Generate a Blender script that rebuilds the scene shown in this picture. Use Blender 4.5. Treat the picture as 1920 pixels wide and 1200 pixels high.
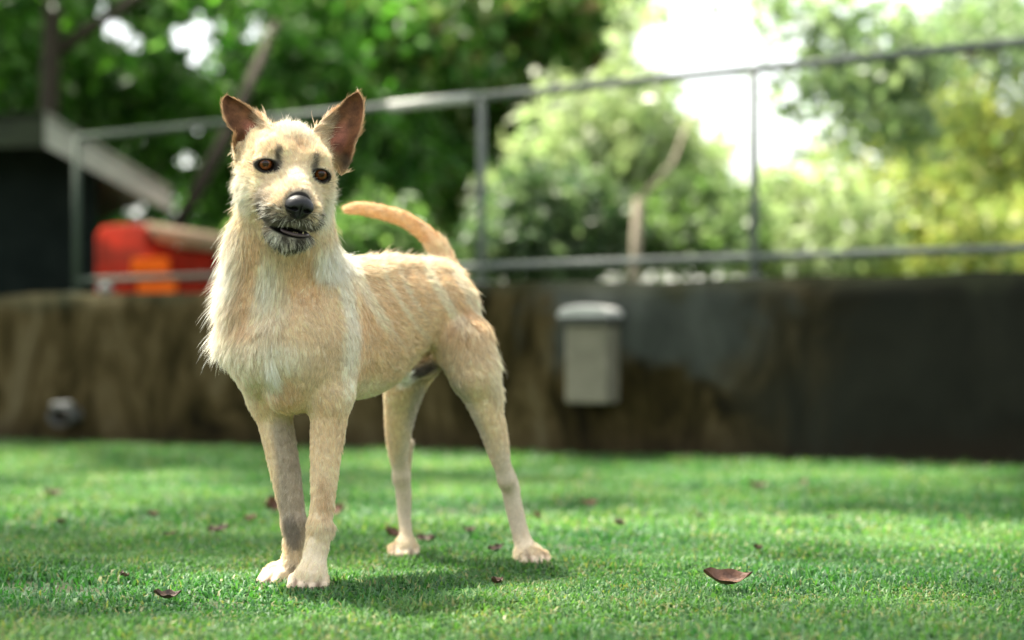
import bpy, math, random
import numpy as np
from mathutils import Vector
R = math.radians
rng = np.random.default_rng(7)
random.seed(7)
for o in list(bpy.data.objects): bpy.data.objects.remove(o)
sc = bpy.context.scene
COL = sc.collection

# ------------------------------------------------------------------ camera, sky, sun, exposure
F, CX, HY, H = 3250.0, 960.0, 690.0, 0.36      # focal length in photo pixels, horizon row, camera height
cam_d = bpy.data.cameras.new('camera'); cam = bpy.data.objects.new('camera', cam_d); COL.objects.link(cam)
cam.location = (0, 0, H); cam.rotation_euler = (R(90), 0, 0)
cam_d.sensor_width = 36; cam_d.lens = 36*F/1920; cam_d.shift_y = (HY-600)/1920
cam_d.clip_start = 0.05; cam_d.clip_end = 1000
cam_d.dof.use_dof = True; cam_d.dof.focus_distance = 2.72; cam_d.dof.aperture_fstop = 1.85
sc.camera = cam
SUN = Vector((-0.30, 0.25, 0.92)).normalized()
w = bpy.data.worlds.new('World'); sc.world = w; w.use_nodes = True
nt = w.node_tree; nt.nodes.clear()
sky = nt.nodes.new('ShaderNodeTexSky'); sky.sky_type = 'NISHITA'; sky.sun_disc = False
sky.sun_elevation = math.asin(SUN.z); sky.sun_rotation = math.atan2(SUN.x, SUN.y)
sky.air_density = 1.0; sky.dust_density = 3.0; sky.ozone_density = 0.6
bg = nt.nodes.new('ShaderNodeBackground'); bg.inputs[1].default_value = 0.125
wo = nt.nodes.new('ShaderNodeOutputWorld')
hs = nt.nodes.new('ShaderNodeHueSaturation'); hs.inputs['Saturation'].default_value = .45     # bright milky sky
tn_ = nt.nodes.new('ShaderNodeMix'); tn_.data_type = 'RGBA'; tn_.blend_type = 'MULTIPLY'; tn_.inputs[0].default_value = 1; tn_.inputs[7].default_value = (1.0, .965, .88, 1)
nt.links.new(sky.outputs[0], hs.inputs['Color']); nt.links.new(hs.outputs[0], tn_.inputs[6]); nt.links.new(tn_.outputs[2], bg.inputs[0]); nt.links.new(bg.outputs[0], wo.inputs[0])
sun_d = bpy.data.lights.new('sun', 'SUN'); sun_d.energy = 5.0; sun_d.angle = R(4.5); sun_d.color = (1, .93, .80)
sun = bpy.data.objects.new('sun', sun_d); COL.objects.link(sun)
sun.rotation_euler = SUN.to_track_quat('Z', 'Y').to_euler(); sun.location = (-3, 6, 12)
sc.view_settings.view_transform = 'Standard'; sc.view_settings.look = 'None'
sc.view_settings.exposure = 2.2; sc.view_settings.gamma = 1; sc.view_settings.use_curve_mapping = False
sc.cycles.use_denoising = True
sc.cycles.max_bounces = 8; sc.cycles.transparent_max_bounces = 8; sc.cycles.sample_clamp_indirect = 6

# ------------------------------------------------------------------ helpers
def P(px, py, Y):                       # a point of the place seen at that photo pixel, Y metres ahead
    return np.array([(px-CX)/F*Y, Y, H+(HY-py)/F*Y])
def tag(o, label=None, cat=None, group=None, kind=None):
    if label: o['label'] = label
    if cat: o['category'] = cat
    if group: o['group'] = group
    if kind: o['kind'] = kind
    return o
def empty(name, loc, rz=0):
    o = bpy.data.objects.new(name, None); COL.objects.link(o); o.location = loc; o.rotation_euler = (0, 0, rz)
    o.empty_display_size = .1
    return o
def mesh_obj(name, V, Fc, mat=None, parent=None, smooth=False, loc=None):
    """V: n x 3 WORLD coordinates (or local when loc given is the origin)"""
    V = np.asarray(V, dtype=np.float64)
    off = np.array(loc if loc is not None else (0, 0, 0), float)
    me = bpy.data.meshes.new(name)
    Fc_is_arr = isinstance(Fc, np.ndarray)
    if Fc_is_arr:
        n, k = Fc.shape
        me.vertices.add(len(V)); me.vertices.foreach_set('co', (V-off).astype(np.float32).ravel())
        me.loops.add(n*k); me.loops.foreach_set('vertex_index', Fc.astype(np.int32).ravel())
        me.polygons.add(n); me.polygons.foreach_set('loop_start', (np.arange(n)*k).astype(np.int32))
        me.update(calc_edges=True); me.validate()
    else:
        me.from_pydata([tuple(v) for v in (V-off)], [], [tuple(f) for f in Fc])
    if mat: me.materials.append(mat)
    if smooth: me.polygons.foreach_set('use_smooth', np.ones(len(me.polygons), bool))
    me.update()
    o = bpy.data.objects.new(name, me); COL.objects.link(o)
    if parent is not None:
        o.parent = parent
        pl = np.array(parent.matrix_world.translation) if parent.parent is None else None
    o.location = off
    return o
def put(o, parent):
    """parent o while keeping where it stands"""
    bpy.context.view_layer.update()
    m = o.matrix_world.copy(); o.parent = parent
    o.matrix_parent_inverse = parent.matrix_world.inverted(); o.matrix_world = m
    return o
class MB:
    def __init__(s): s.v = []; s.f = []
    def add(s, v, f):
        b = len(s.v); s.v += [tuple(x) for x in v]; s.f += [tuple(b+i for i in q) for q in f]
    def box(s, c, d, rz=0, bev=0, rx=0):
        cx, cy, cz = c; x, y, z = d[0]/2, d[1]/2, d[2]/2
        if bev <= 0:
            pts = [(-x,-y,-z),(x,-y,-z),(x,y,-z),(-x,y,-z),(-x,-y,z),(x,-y,z),(x,y,z),(-x,y,z)]
            fs = [(0,3,2,1),(4,5,6,7),(0,1,5,4),(1,2,6,5),(2,3,7,6),(3,0,4,7)]
        else:
            b = bev; pts = []; fs = []
            ring = lambda ex, ey, zz: [(-ex+b,-ey,zz),(ex-b,-ey,zz),(ex,-ey+b,zz),(ex,ey-b,zz),(ex-b,ey,zz),(-ex+b,ey,zz),(-ex,ey-b,zz),(-ex,-ey+b,zz)]
            pts = ring(x-b, y-b, -z)+ring(x, y, -z+b)+ring(x, y, z-b)+ring(x-b, y-b, z)
            for k in range(3):
                for i in range(8): fs.append((k*8+i, k*8+(i+1)%8, (k+1)*8+(i+1)%8, (k+1)*8+i))
            fs.append(tuple(range(7, -1, -1))); fs.append(tuple(range(24, 32)))
        c_, s_ = math.cos(rz), math.sin(rz); cr, sr = math.cos(rx), math.sin(rx)
        out = []
        for p in pts:
            a = (p[0], p[1]*cr-p[2]*sr, p[1]*sr+p[2]*cr)
            out.append((cx+a[0]*c_-a[1]*s_, cy+a[0]*s_+a[1]*c_, cz+a[2]))
        s.add(out, fs)
    def tube(s, pts, rad, n=10, cap=True):
        pts = [np.array(p, float) for p in pts]
        rad = rad if hasattr(rad, '__len__') else [rad]*len(pts)
        b = len(s.v)
        for i, p in enumerate(pts):
            t = (pts[min(i+1, len(pts)-1)]-pts[max(i-1, 0)]); t /= np.linalg.norm(t)+1e-9
            h = np.array([0, 0, 1.]) if abs(t[2]) < .9 else np.array([1., 0, 0])
            u = np.cross(t, h); u /= np.linalg.norm(u); v = np.cross(t, u)
            for k in range(n):
                a = 2*math.pi*k/n; s.v.append(tuple(p+rad[i]*(u*math.cos(a)+v*math.sin(a))))
        for i in range(len(pts)-1):
            for k in range(n):
                s.f.append((b+i*n+k, b+i*n+(k+1) % n, b+(i+1)*n+(k+1) % n, b+(i+1)*n+k))
        if cap:
            s.f.append(tuple(b+k for k in range(n-1, -1, -1))); e = b+(len(pts)-1)*n
            s.f.append(tuple(e+k for k in range(n)))
    def build(s, name, mat, parent=None, smooth=False):
        o = mesh_obj(name, s.v, s.f, mat, None, smooth)
        if parent is not None: put(o, parent)
        return o
def color_attr(me, cols, name='col'):
    a = me.color_attributes.new(name, 'FLOAT_COLOR', 'POINT')
    c = np.ones((len(me.vertices), 4), np.float32); c[:, :3] = cols
    a.data.foreach_set('color', c.ravel())

# ------------------------------------------------------------------ materials
def new_mat(name):
    m = bpy.data.materials.new(name); m.use_nodes = True
    n = m.node_tree.nodes; b = n['Principled BSDF']; return m, m.node_tree, b
def L(nt, a, b): nt.links.new(a, b)
def noise(nt, scale, detail=4, rough=.6, vec=None, dist=0):
    n = nt.nodes.new('ShaderNodeTexNoise'); n.inputs['Scale'].default_value = scale
    n.inputs['Detail'].default_value = detail; n.inputs['Roughness'].default_value = rough; n.inputs['Distortion'].default_value = dist
    if vec is not None: L(nt, vec, n.inputs['Vector'])
    return n.outputs['Fac']
def ramp(nt, fac, stops):
    r = nt.nodes.new('ShaderNodeValToRGB'); L(nt, fac, r.inputs[0]); e = r.color_ramp.elements
    e[0].position, e[0].color = stops[0][0], (*stops[0][1], 1)
    e[1].position, e[1].color = stops[-1][0], (*stops[-1][1], 1)
    for p, c in stops[1:-1]:
        x = e.new(p); x.color = (*c, 1)
    return r.outputs[0]
def mixc(nt, fac, a, b, mode='MIX'):
    m = nt.nodes.new('ShaderNodeMix'); m.data_type = 'RGBA'; m.blend_type = mode
    for s, v in ((m.inputs[0], fac), (m.inputs[6], a), (m.inputs[7], b)):
        if isinstance(v, (int, float)): s.default_value = v
        elif isinstance(v, tuple): s.default_value = (*v, 1)
        else: L(nt, v, s)
    return m.outputs[2]
def pos(nt):
    return nt.nodes.new('ShaderNodeNewGeometry').outputs['Position']
def bump(nt, b, h, st=.4, dist=.01):
    n = nt.nodes.new('ShaderNodeBump'); n.inputs['Strength'].default_value = st; n.inputs['Distance'].default_value = dist
    L(nt, h, n.inputs['Height']); L(nt, n.outputs[0], b.inputs['Normal'])
def simple(name, c1, c2, scale=20, rough=.7, metal=0, bst=.3, bd=.004):
    m, t, b = new_mat(name); f = noise(t, scale, 5, .65, pos(t))
    L(t, ramp(t, f, [(.3, c1), (.7, c2)]), b.inputs['Base Color'])
    b.inputs['Roughness'].default_value = rough; b.inputs['Metallic'].default_value = metal
    bump(t, b, noise(t, scale*4, 4, .6, pos(t)), bst, bd); return m
def leaf_mat(name, trans=.5, rough=.45, tint=(1.1, 1.42, .55)):
    m, t, b = new_mat(name); a = t.nodes.new('ShaderNodeAttribute'); a.attribute_name = 'col'
    L(t, a.outputs['Color'], b.inputs['Base Color']); b.inputs['Roughness'].default_value = rough
    b.inputs['Specular IOR Level'].default_value = .35
    tr = t.nodes.new('ShaderNodeBsdfTranslucent'); mx = t.nodes.new('ShaderNodeMixShader'); mx.inputs[0].default_value = trans
    g = mixc(t, 1.0, a.outputs['Color'], tint, 'MULTIPLY')
    L(t, g, tr.inputs[0]); L(t, b.outputs[0], mx.inputs[1]); L(t, tr.outputs[0], mx.inputs[2])
    L(t, mx.outputs[0], t.nodes['Material Output'].inputs[0]); return m
M = {}
M['leaf'] = leaf_mat('leaf', .45, .45, (1.05, 1.22, .72))
M['grass'] = leaf_mat('grass_blades', .4, .5)
M['bark'] = simple('bark', (.020, .014, .009), (.055, .040, .026), 18, .9, 0, .8, .02)
M['pale_bark'] = simple('pale_bark', (.16, .13, .09), (.26, .22, .16), 18, .85, 0, .6, .01)
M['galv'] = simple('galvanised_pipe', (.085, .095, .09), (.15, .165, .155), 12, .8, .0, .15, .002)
M['concrete'] = simple('pale_concrete', (.13, .12, .085), (.21, .19, .14), 14, .85)
M['cap'] = simple('cap_concrete', (.36, .36, .34), (.48, .48, .46), 25, .7)
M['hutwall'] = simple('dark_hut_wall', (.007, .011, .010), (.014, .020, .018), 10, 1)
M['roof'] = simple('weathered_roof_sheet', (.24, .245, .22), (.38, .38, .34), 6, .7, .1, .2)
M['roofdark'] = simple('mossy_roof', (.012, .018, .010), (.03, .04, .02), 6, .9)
M['red'] = simple('faded_red_sheet', (.10, .012, .006), (.34, .018, .006), 7, .95)
M['red'].node_tree.nodes['Principled BSDF'].inputs['Specular IOR Level'].default_value = .08
M['orange'] = simple('orange_plastic', (.75, .10, .008), (.88, .16, .015), 9, .9)
M['orange'].node_tree.nodes['Principled BSDF'].inputs['Specular IOR Level'].default_value = .08
M['tan'] = simple('tan_board', (.20, .13, .075), (.27, .19, .12), 9, .8)
M['pipe'] = simple('grey_pipe', (.035, .035, .03), (.06, .06, .055), 14, .6)
M['stone'] = simple('pale_stone', (.20, .20, .19), (.32, .32, .31), 30, .8)
M['deadleaf'] = simple('dead_leaf', (.07, .028, .014), (.17, .075, .035), 60, .6)
M['deadleaf_dark'] = simple('dead_leaf_dark', (.035, .02, .012), (.11, .055, .03), 60, .6)

# tree shade painted into the pipe colour, darker and greener towards the left
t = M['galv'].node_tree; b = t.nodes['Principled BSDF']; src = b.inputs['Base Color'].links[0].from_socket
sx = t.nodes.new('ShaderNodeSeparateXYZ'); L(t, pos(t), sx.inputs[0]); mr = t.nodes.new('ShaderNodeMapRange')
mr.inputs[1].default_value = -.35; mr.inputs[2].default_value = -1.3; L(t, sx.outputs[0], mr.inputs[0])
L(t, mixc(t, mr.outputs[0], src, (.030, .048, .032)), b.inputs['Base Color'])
# wall: old render, brown and green stains on the left, a grey patch in the middle, black mould on the right
m, t, b = new_mat('stained_render'); M['wall'] = m
p = pos(t)
mp = t.nodes.new('ShaderNodeMapping'); L(t, p, mp.inputs[0]); mp.inputs['Scale'].default_value = (1, 1, .45)
streak = noise(t, 3.6, 7, .72, mp.outputs[0], .9)
blot = noise(t, 2.2, 6, .6, p, .8)
base = ramp(t, streak, [(.36, (.006, .005, .002)), (.46, (.028, .021, .007)), (.56, (.075, .055, .024)), (.68, (.12, .098, .055))])
sx = t.nodes.new('ShaderNodeSeparateXYZ'); L(t, p, sx.inputs[0])
def mathn(op, a, b_=None, clamp=False):
    n = t.nodes.new('ShaderNodeMath'); n.operation = op; n.use_clamp = clamp
    for s, v in ((n.inputs[0], a), (n.inputs[1], b_)):
        if v is None: continue
        if isinstance(v, (int, float)): s.default_value = v
        else: L(t, v, s)
    return n.outputs[0]
def band(lo, hi, src, wob=.5, soft=.12):     # 0..1 inside lo..hi of src, edges broken by noise
    q = mathn('ADD', src, mathn('MULTIPLY', mathn('SUBTRACT', blot, .5), wob))
    a = mathn('DIVIDE', mathn('SUBTRACT', q, lo), soft, True); c = mathn('DIVIDE', mathn('SUBTRACT', hi, q), soft, True)
    return mathn('MULTIPLY', a, c)
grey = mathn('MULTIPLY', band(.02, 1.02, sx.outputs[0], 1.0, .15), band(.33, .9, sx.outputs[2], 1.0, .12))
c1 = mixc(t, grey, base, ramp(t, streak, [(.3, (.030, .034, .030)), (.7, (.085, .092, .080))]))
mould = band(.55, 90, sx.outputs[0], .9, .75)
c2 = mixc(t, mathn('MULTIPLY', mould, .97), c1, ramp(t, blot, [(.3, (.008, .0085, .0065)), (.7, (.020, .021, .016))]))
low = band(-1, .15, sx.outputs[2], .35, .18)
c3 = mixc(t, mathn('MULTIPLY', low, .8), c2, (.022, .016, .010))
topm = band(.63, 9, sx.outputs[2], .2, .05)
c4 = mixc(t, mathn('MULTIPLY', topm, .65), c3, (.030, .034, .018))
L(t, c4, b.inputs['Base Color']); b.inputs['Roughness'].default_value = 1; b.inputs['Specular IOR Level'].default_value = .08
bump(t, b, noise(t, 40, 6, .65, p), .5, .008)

# ground under the blades
m, t, b = new_mat('lawn_soil'); M['soil'] = m; p = pos(t)
L(t, ramp(t, noise(t, 7, 6, .7, p), [(.30, (.05, .034, .018)), (.45, (.040, .050, .018)), (.60, (.035, .085, .022)), (.8, (.12, .11, .05))]), b.inputs['Base Color'])
b.inputs['Roughness'].default_value = .95; bump(t, b, noise(t, 60, 5, .7, p), .8, .01)

# ------------------------------------------------------------------ ground and lawn
g = mesh_obj('ground', [(-150, -50, 0), (150, -50, 0), (150, 250, 0), (-150, 250, 0)], [(0, 1, 2, 3)], M['soil'])
tag(g, kind='structure')
# the line of the wall on the ground
WA = np.array([-3.6, 8.75]); WB = np.array([3.4, 5.33])
WD = (WB-WA)/np.linalg.norm(WB-WA); WN = np.array([WD[1], -WD[0]])      # WN points to the camera side
if WN[1] > 0: WN = -WN
def side(x, y): return (x-WA[0])*WN[0]+(y-WA[1])*WN[1]
wall_rz = math.atan2(WD[1], WD[0])
def on_wall(px):     # point where the wall line passes behind photo column px
    k = (px-CX)/F
    s_ = (k*WA[1]-WA[0])/(WD[0]-k*WD[1]); q = WA+WD*s_; return q
def vnoise(p, seed=0, freq=1.0, oct=3):
    """smooth pseudo noise in -1..1 for n x d points"""
    r = np.random.default_rng(seed); out = np.zeros(len(p)); amp = 1; tot = 0
    for o_ in range(oct):
        for _ in range(4):
            k = r.normal(size=p.shape[1]); k *= freq*(1.8**o_)*r.uniform(.6, 1.5)/np.linalg.norm(k)
            out += amp*np.sin(p@k+r.uniform(0, 6.28)); tot += amp*.5
        amp *= .6
    return np.clip(out/tot, -1.5, 1.5)
GRASS_A = np.array([.038, .135, .036]); GRASS_B = np.array([.14, .265, .075]); GRASS_C = np.array([.028, .095, .050]); DRY = np.array([.33, .28, .13])
def blades(n, ymin, ymax, hmin, hmax, wd, seed, xk=.36, xo=.35):
    r = np.random.default_rng(seed)
    u = r.random(n*3); Y = np.sqrt(ymin**2+(ymax**2-ymin**2)*u); X = (r.random(n*3)*2-1)*(xk*Y+xo)
    pts = np.stack([X, Y], 1)
    patch = vnoise(pts, 3, 5.0, 3); fine = vnoise(pts, 4, 22, 2)
    ok = (side(X, Y) > .03+.16*r.random(n*3)**2) & (r.random(n*3) < np.clip(.74+.6*patch+.25*fine, .10, 1))
    idx = np.nonzero(ok)[0][:n]; X, Y, patch, fine = X[idx], Y[idx], patch[idx], fine[idx]; n = len(X)
    h = r.uniform(hmin, hmax, n)*(1+.42*vnoise(np.stack([X, Y], 1), 5, 11, 2)); h = np.clip(h, .006, None)
    az = r.uniform(0, 6.28, n); lean = r.uniform(.2, 1.5, n)
    d = np.stack([np.cos(az), np.sin(az), np.zeros(n)], 1); s_ = np.stack([-np.sin(az), np.cos(az), np.zeros(n)], 1)
    base = np.stack([X, Y, np.full(n, -.002)], 1); ww = (wd*r.uniform(.6, 1.3, n))[:, None]
    hh = h[:, None]; ln = lean[:, None]; up = np.array([0, 0, 1.])
    mid = base+d*hh*ln*.35+up*hh*.62*(1-.12*ln); tip = base+d*hh*ln*1.0+up*hh*(1-.42*ln)
    V = np.stack([base-s_*ww*.5, base+s_*ww*.5, mid-s_*ww*.42, mid+s_*ww*.42, tip], 1).reshape(-1, 3)
    i = (np.arange(n)*5)[:, None]
    T = np.concatenate([i+np.array([[0, 1, 3]]), i+np.array([[0, 3, 2]]), i+np.array([[2, 3, 4]])], 0)
    q = np.clip(.45+.5*patch+.3*r.normal(size=n), 0, 1)[:, None]
    c = GRASS_A*(1-q)+GRASS_B*q
    q2 = (r.random(n) < .35)[:, None]; c = np.where(q2, c*.5+GRASS_C*.5, c)
    dry = (r.random(n) < np.clip(.07+.14*fine+.08*patch, .02, .4))[:, None]; c = np.where(dry, c*.35+DRY*.65, c)
    c = c*r.uniform(.75, 1.25, (n, 1))
    return V, T, np.repeat(c, 5, 0)
parts = [blades(170000, 2.15, 3.7, .012, .027, .0036, 11), blades(110000, 3.7, 6.2, .014, .034, .0050, 12), blades(60000, 6.2, 9.0, .018, .04, .008, 13, .42), blades(30000, 2.15, 4.2, .010, .022, .0085, 16), blades(60000, 1.6, 9.5, .014, .030, .0048, 21, .62, 1.0)]
# weeds and longer grass along the foot of the wall
def foot_weeds(n, seed):
    r = np.random.default_rng(seed); s_ = r.uniform(0, 8.0, n); q = WA[None]+WD[None]*s_[:, None]+WN[None]*np.abs(r.normal(0, .09, n))[:, None]+WN[None]*.02
    return q
V0, T0, C0 = blades(22000, 2, 3, .012, .045, .006, 14); n0 = len(V0)//5
q = foot_weeds(n0, 15); cen = V0.reshape(-1, 5, 3)[:, :2, :2].mean(1)
V0 = V0.reshape(-1, 5, 3); V0[:, :, :2] += (q-cen)[:, None]; parts.append((V0.reshape(-1, 3), T0, C0*.6))
# blades standing round the dog's paws
V0, T0, C0 = blades(2600, 2, 3, .012, .024, .0034, 18); n0 = len(V0)//5; r = np.random.default_rng(19)
pw = np.array([[P(x_, y_, F*H/(y_-HY))[0], F*H/(y_-HY)] for x_, y_ in ((583, 1112), (520, 1098), (1003, 1066), (760, 1052))])
q = pw[r.integers(0, 4, n0)]+r.normal(0, .034, (n0, 2)); cen = V0.reshape(-1, 5, 3)[:, :2, :2].mean(1); V0 = V0.reshape(-1, 5, 3); V0[:, :, :2] += (q-cen)[:, None]
parts.append((V0.reshape(-1, 3), T0, C0))
off = 0; VV = []; TT = []; CC = []
for V, T, c in parts: VV.append(V); TT.append(T+off); CC.append(c); off += len(V)
o = mesh_obj('grass', np.concatenate(VV), np.concatenate(TT), M['grass']); color_attr(o.data, np.concatenate(CC)); tag(o, kind='stuff')
tag(o, 'short green lawn with dry blades and sun patches', 'grass')

# ------------------------------------------------------------------ wall, box, fence
def slab(a, b_, z0, z1, th, seg=60, rough=.004, seed=1):
    """an upright slab along a-b, its camera face on the line, slightly uneven"""
    r = np.random.default_rng(seed); v = []; f = []; nz = 8; ax = np.linspace(0, 1, seg+1)
    front = []
    for i, s_ in enumerate(ax):
        q = a+(b_-a)*s_
        for k in range(nz+1):
            z = z0+(z1-z0)*k/nz+(r.normal(0, .006) if k == nz else 0)
            e = r.normal(0, rough) if 0 < k < nz else 0
            v.append((q[0]+WN[0]*e, q[1]+WN[1]*e, z))
    for i in range(seg):
        for k in range(nz):
            p0 = i*(nz+1)+k; f.append((p0, p0+nz+1, p0+nz+2, p0+1))
    nb = len(v)
    for i, s_ in enumerate(ax):
        q = a+(b_-a)*s_-WN*th; v.append((q[0], q[1], z0)); v.append((q[0], q[1], v[i*(nz+1)+nz][2]+.003))
    for i in range(seg):
        f.append((nb+i*2, nb+i*2+1, nb+i*2+3, nb+i*2+2))
        f.append((i*(nz+1)+nz, (i+1)*(nz+1)+nz, nb+i*2+3, nb+i*2+1))
    f.append((0, *[k for k in range(1, nz+1)], nb+1, nb)); e = seg*(nz+1)
    f.append((e, nb+seg*2, nb+seg*2+1, *[e+k for k in range(nz, 0, -1)]))
    return v, f
E0 = WA-WD*6; E1 = WB+WD*4
v, f = slab(E0, E1, -.05, .70, .14, 90)
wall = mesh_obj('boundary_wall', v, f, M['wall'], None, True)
tag(wall, 'low dark stained concrete wall running behind the lawn', 'wall')

def wall_frame(px, out): q = on_wall(px)+WN*out; return q
# grey box hung on the wall
q = on_wall(1123); bx = empty('wall_box', (q[0], q[1], 0.2), wall_rz)
tag(bx, 'pale grey hanging box with rounded white lid mounted on dark wall', 'box')
Yb = q[1]; zt = H+(HY-572)/F*(Yb-.1); zb = H+(HY-757)/F*(Yb-.1)
c = q+WN*.065
mb = MB(); mb.box((c[0], c[1], (zb+zt-.075)/2), (.178, .13, zt-.075-zb), wall_rz, .008); mb.build('box_body', M['concrete'], bx)
mb = MB(); mb.box((c[0]+WN[0]*.012, c[1]+WN[1]*.012, zt-.062), (.212, .165, .026), wall_rz, .006); mb.build('lid_rim', M['pipe'], bx)
mb = MB()                                    # shallow domed lid
N = 10; ring = []
for i in range(N+1):
    a = math.pi*i/N; x = -math.cos(a)*.108; z = .002+math.sin(a)**.6*.046
    ring.append((x, z))
vv = []
for (yy, k) in ((-.085, .82), (-.078, 1.0), (.07, 1.0)):
    for x, z in ring:
        vv.append((c[0]+WN[0]*.012+WD[0]*x*(.97+.03*k)-WN[0]*yy, c[1]+WN[1]*.012+WD[1]*x*(.97+.03*k)-WN[1]*yy, zt-.048+z*k))
ff = []
for k in range(2):
    for i in range(N): ff.append((k*(N+1)+i, k*(N+1)+i+1, (k+1)*(N+1)+i+1, (k+1)*(N+1)+i))
ff.append(tuple(range(N, -1, -1))); ff.append(tuple(range(2*(N+1), 3*(N+1))))
for k in range(2): ff.append((k*(N+1), (k+1)*(N+1), (k+1)*(N+1)+N, k*(N+1)+N))
mb.add(vv, ff); mb.build('lid', M['cap'], bx)

# pipe fence on the wall
back = -WN*.07
fence = empty('pipe_fence', (*(on_wall(888)+back), .70), wall_rz)
tag(fence, 'grey galvanised pipe fence with two rails standing on the concrete wall', 'fence')
p125 = on_wall(125); p888 = on_wall(888); p1403 = on_wall(1403)
sp = np.linalg.norm(p1403-p888)
tops = []
def top_z(s_):   # top rail height along the wall, metres from post 888
    return 1.475+.022*s_
for s_ in (-2.18, -.84, 0, 1, 2, 3):
    q = p888+WD*s_*sp + back; s_m = s_*sp
    if s_ == -2.18: q = p125+back; s_m = -np.linalg.norm(p125-p888)
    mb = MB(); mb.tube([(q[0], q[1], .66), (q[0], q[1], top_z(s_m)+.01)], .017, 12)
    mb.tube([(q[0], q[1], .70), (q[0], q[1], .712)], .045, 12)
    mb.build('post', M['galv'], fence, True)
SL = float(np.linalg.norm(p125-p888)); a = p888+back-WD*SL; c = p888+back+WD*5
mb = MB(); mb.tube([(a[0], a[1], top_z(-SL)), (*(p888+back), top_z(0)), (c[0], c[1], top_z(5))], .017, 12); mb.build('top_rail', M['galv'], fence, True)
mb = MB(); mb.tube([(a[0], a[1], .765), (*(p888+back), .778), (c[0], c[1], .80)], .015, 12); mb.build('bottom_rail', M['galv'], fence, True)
# pale tube added over the top rail, standing in for its sun highlight
s0, s1 = on_wall(715)+back, on_wall(872)+back
mb = MB(); mb.tube([(s0[0], s0[1], top_z(-np.linalg.norm(s0-p888-back))), (s1[0], s1[1], top_z(-.03))], .022, 12)
mb.build('rail_highlight', M['cap'], fence, True)

# spout low in the wall, stone on top of the wall
q = on_wall(135); z = H+(HY-778)/F*q[1]
sp_ = empty('drain_spout', (q[0], q[1], z)); tag(sp_, 'short dark drain spout with pale mortar on top low in the left wall', 'drain pipe')
mb = MB(); e = q+WN*.09
ring = []
NN = 16
for (pt, rr) in (((q[0], q[1], z), .045), ((e[0], e[1], z-.008), .045), ((e[0], e[1], z-.008), .036), ((q[0]+WN[0]*.02, q[1]+WN[1]*.02, z), .036)):
    ring.append((np.array(pt), rr))
vv = []; ff = []
for pt, rr in ring:
    for k in range(NN):
        a_ = 2*math.pi*k/NN; vv.append((pt[0]+WD[0]*math.cos(a_)*rr*1.5, pt[1]+WD[1]*math.cos(a_)*rr*1.5, pt[2]+math.sin(a_)*rr))
for i in range(3):
    for k in range(NN): ff.append((i*NN+k, i*NN+(k+1) % NN, (i+1)*NN+(k+1) % NN, (i+1)*NN+k))
mb.add(vv, ff); mb.build('spout', M['pipe'], sp_, True)
def rock(name, c, d, mat, seed, parent=None, sub=2):
    import bmesh
    bm = bmesh.new(); bmesh.ops.create_icosphere(bm, subdivisions=sub+1, radius=.5); r = random.Random(seed)
    for v_ in bm.verts:
        k = 1+.12*math.sin(v_.co.x*9+seed)+.10*math.sin(v_.co.y*11+2*seed)+r.uniform(-.04, .04)
        v_.co = Vector((v_.co.x*d[0]*k, v_.co.y*d[1]*k, v_.co.z*d[2]*k))
    me = bpy.data.meshes.new(name); bm.to_mesh(me); bm.free(); me.materials.append(mat)
    for p_ in me.polygons: p_.use_smooth = True
    o = bpy.data.objects.new(name, me); COL.objects.link(o); o.location = c
    if parent is not None: put(o, parent)
    return o
rock('mortar_lump', (q[0]+WN[0]*.06, q[1]+WN[1]*.06, z+.048), (.10, .07, .030), M['stone'], 5, sp_)
q = on_wall(182)-WN*.06
tag(rock('stone', (q[0], q[1], .725), (.075, .07, .05), M['stone'], 8), 'small pale stone lying on top of the wall beside the red heap', 'stone')

# ------------------------------------------------------------------ hut and red heap behind the fence
YH = 9.4
ap = P(85, 212, YH); ev = P(322, 356, YH); wr = P(182, 372, YH+.45)
hut = empty('garden_hut', (ap[0], YH+.5, 0)); tag(hut, 'dark hut with sloping grey sheet roof behind the fence', 'hut')
xl = 2*ap[0]-wr[0]; ztop = ap[2]-.06; slope = (ap[2]-ev[2])/(ev[0]-ap[0])
zr = ap[2]-slope*(wr[0]-ap[0])-.05
v = []
for y in (YH+.45, YH+3.0):
    v += [(a_[0]-.45*(y-YH-.45), *a_[1:]) for a_ in [(xl-1.2, y, 0), (wr[0], y, 0), (wr[0], y, zr), (ap[0], y, ztop), (xl-1.2, y, ztop-.10)]]
f = [(0, 1, 2, 3, 4), (9, 8, 7, 6, 5), (1, 6, 7, 2), (0, 4, 9, 5), (0, 5, 6, 1)]
put(mesh_obj('wall', v, f, M['hutwall']), hut)
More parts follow.
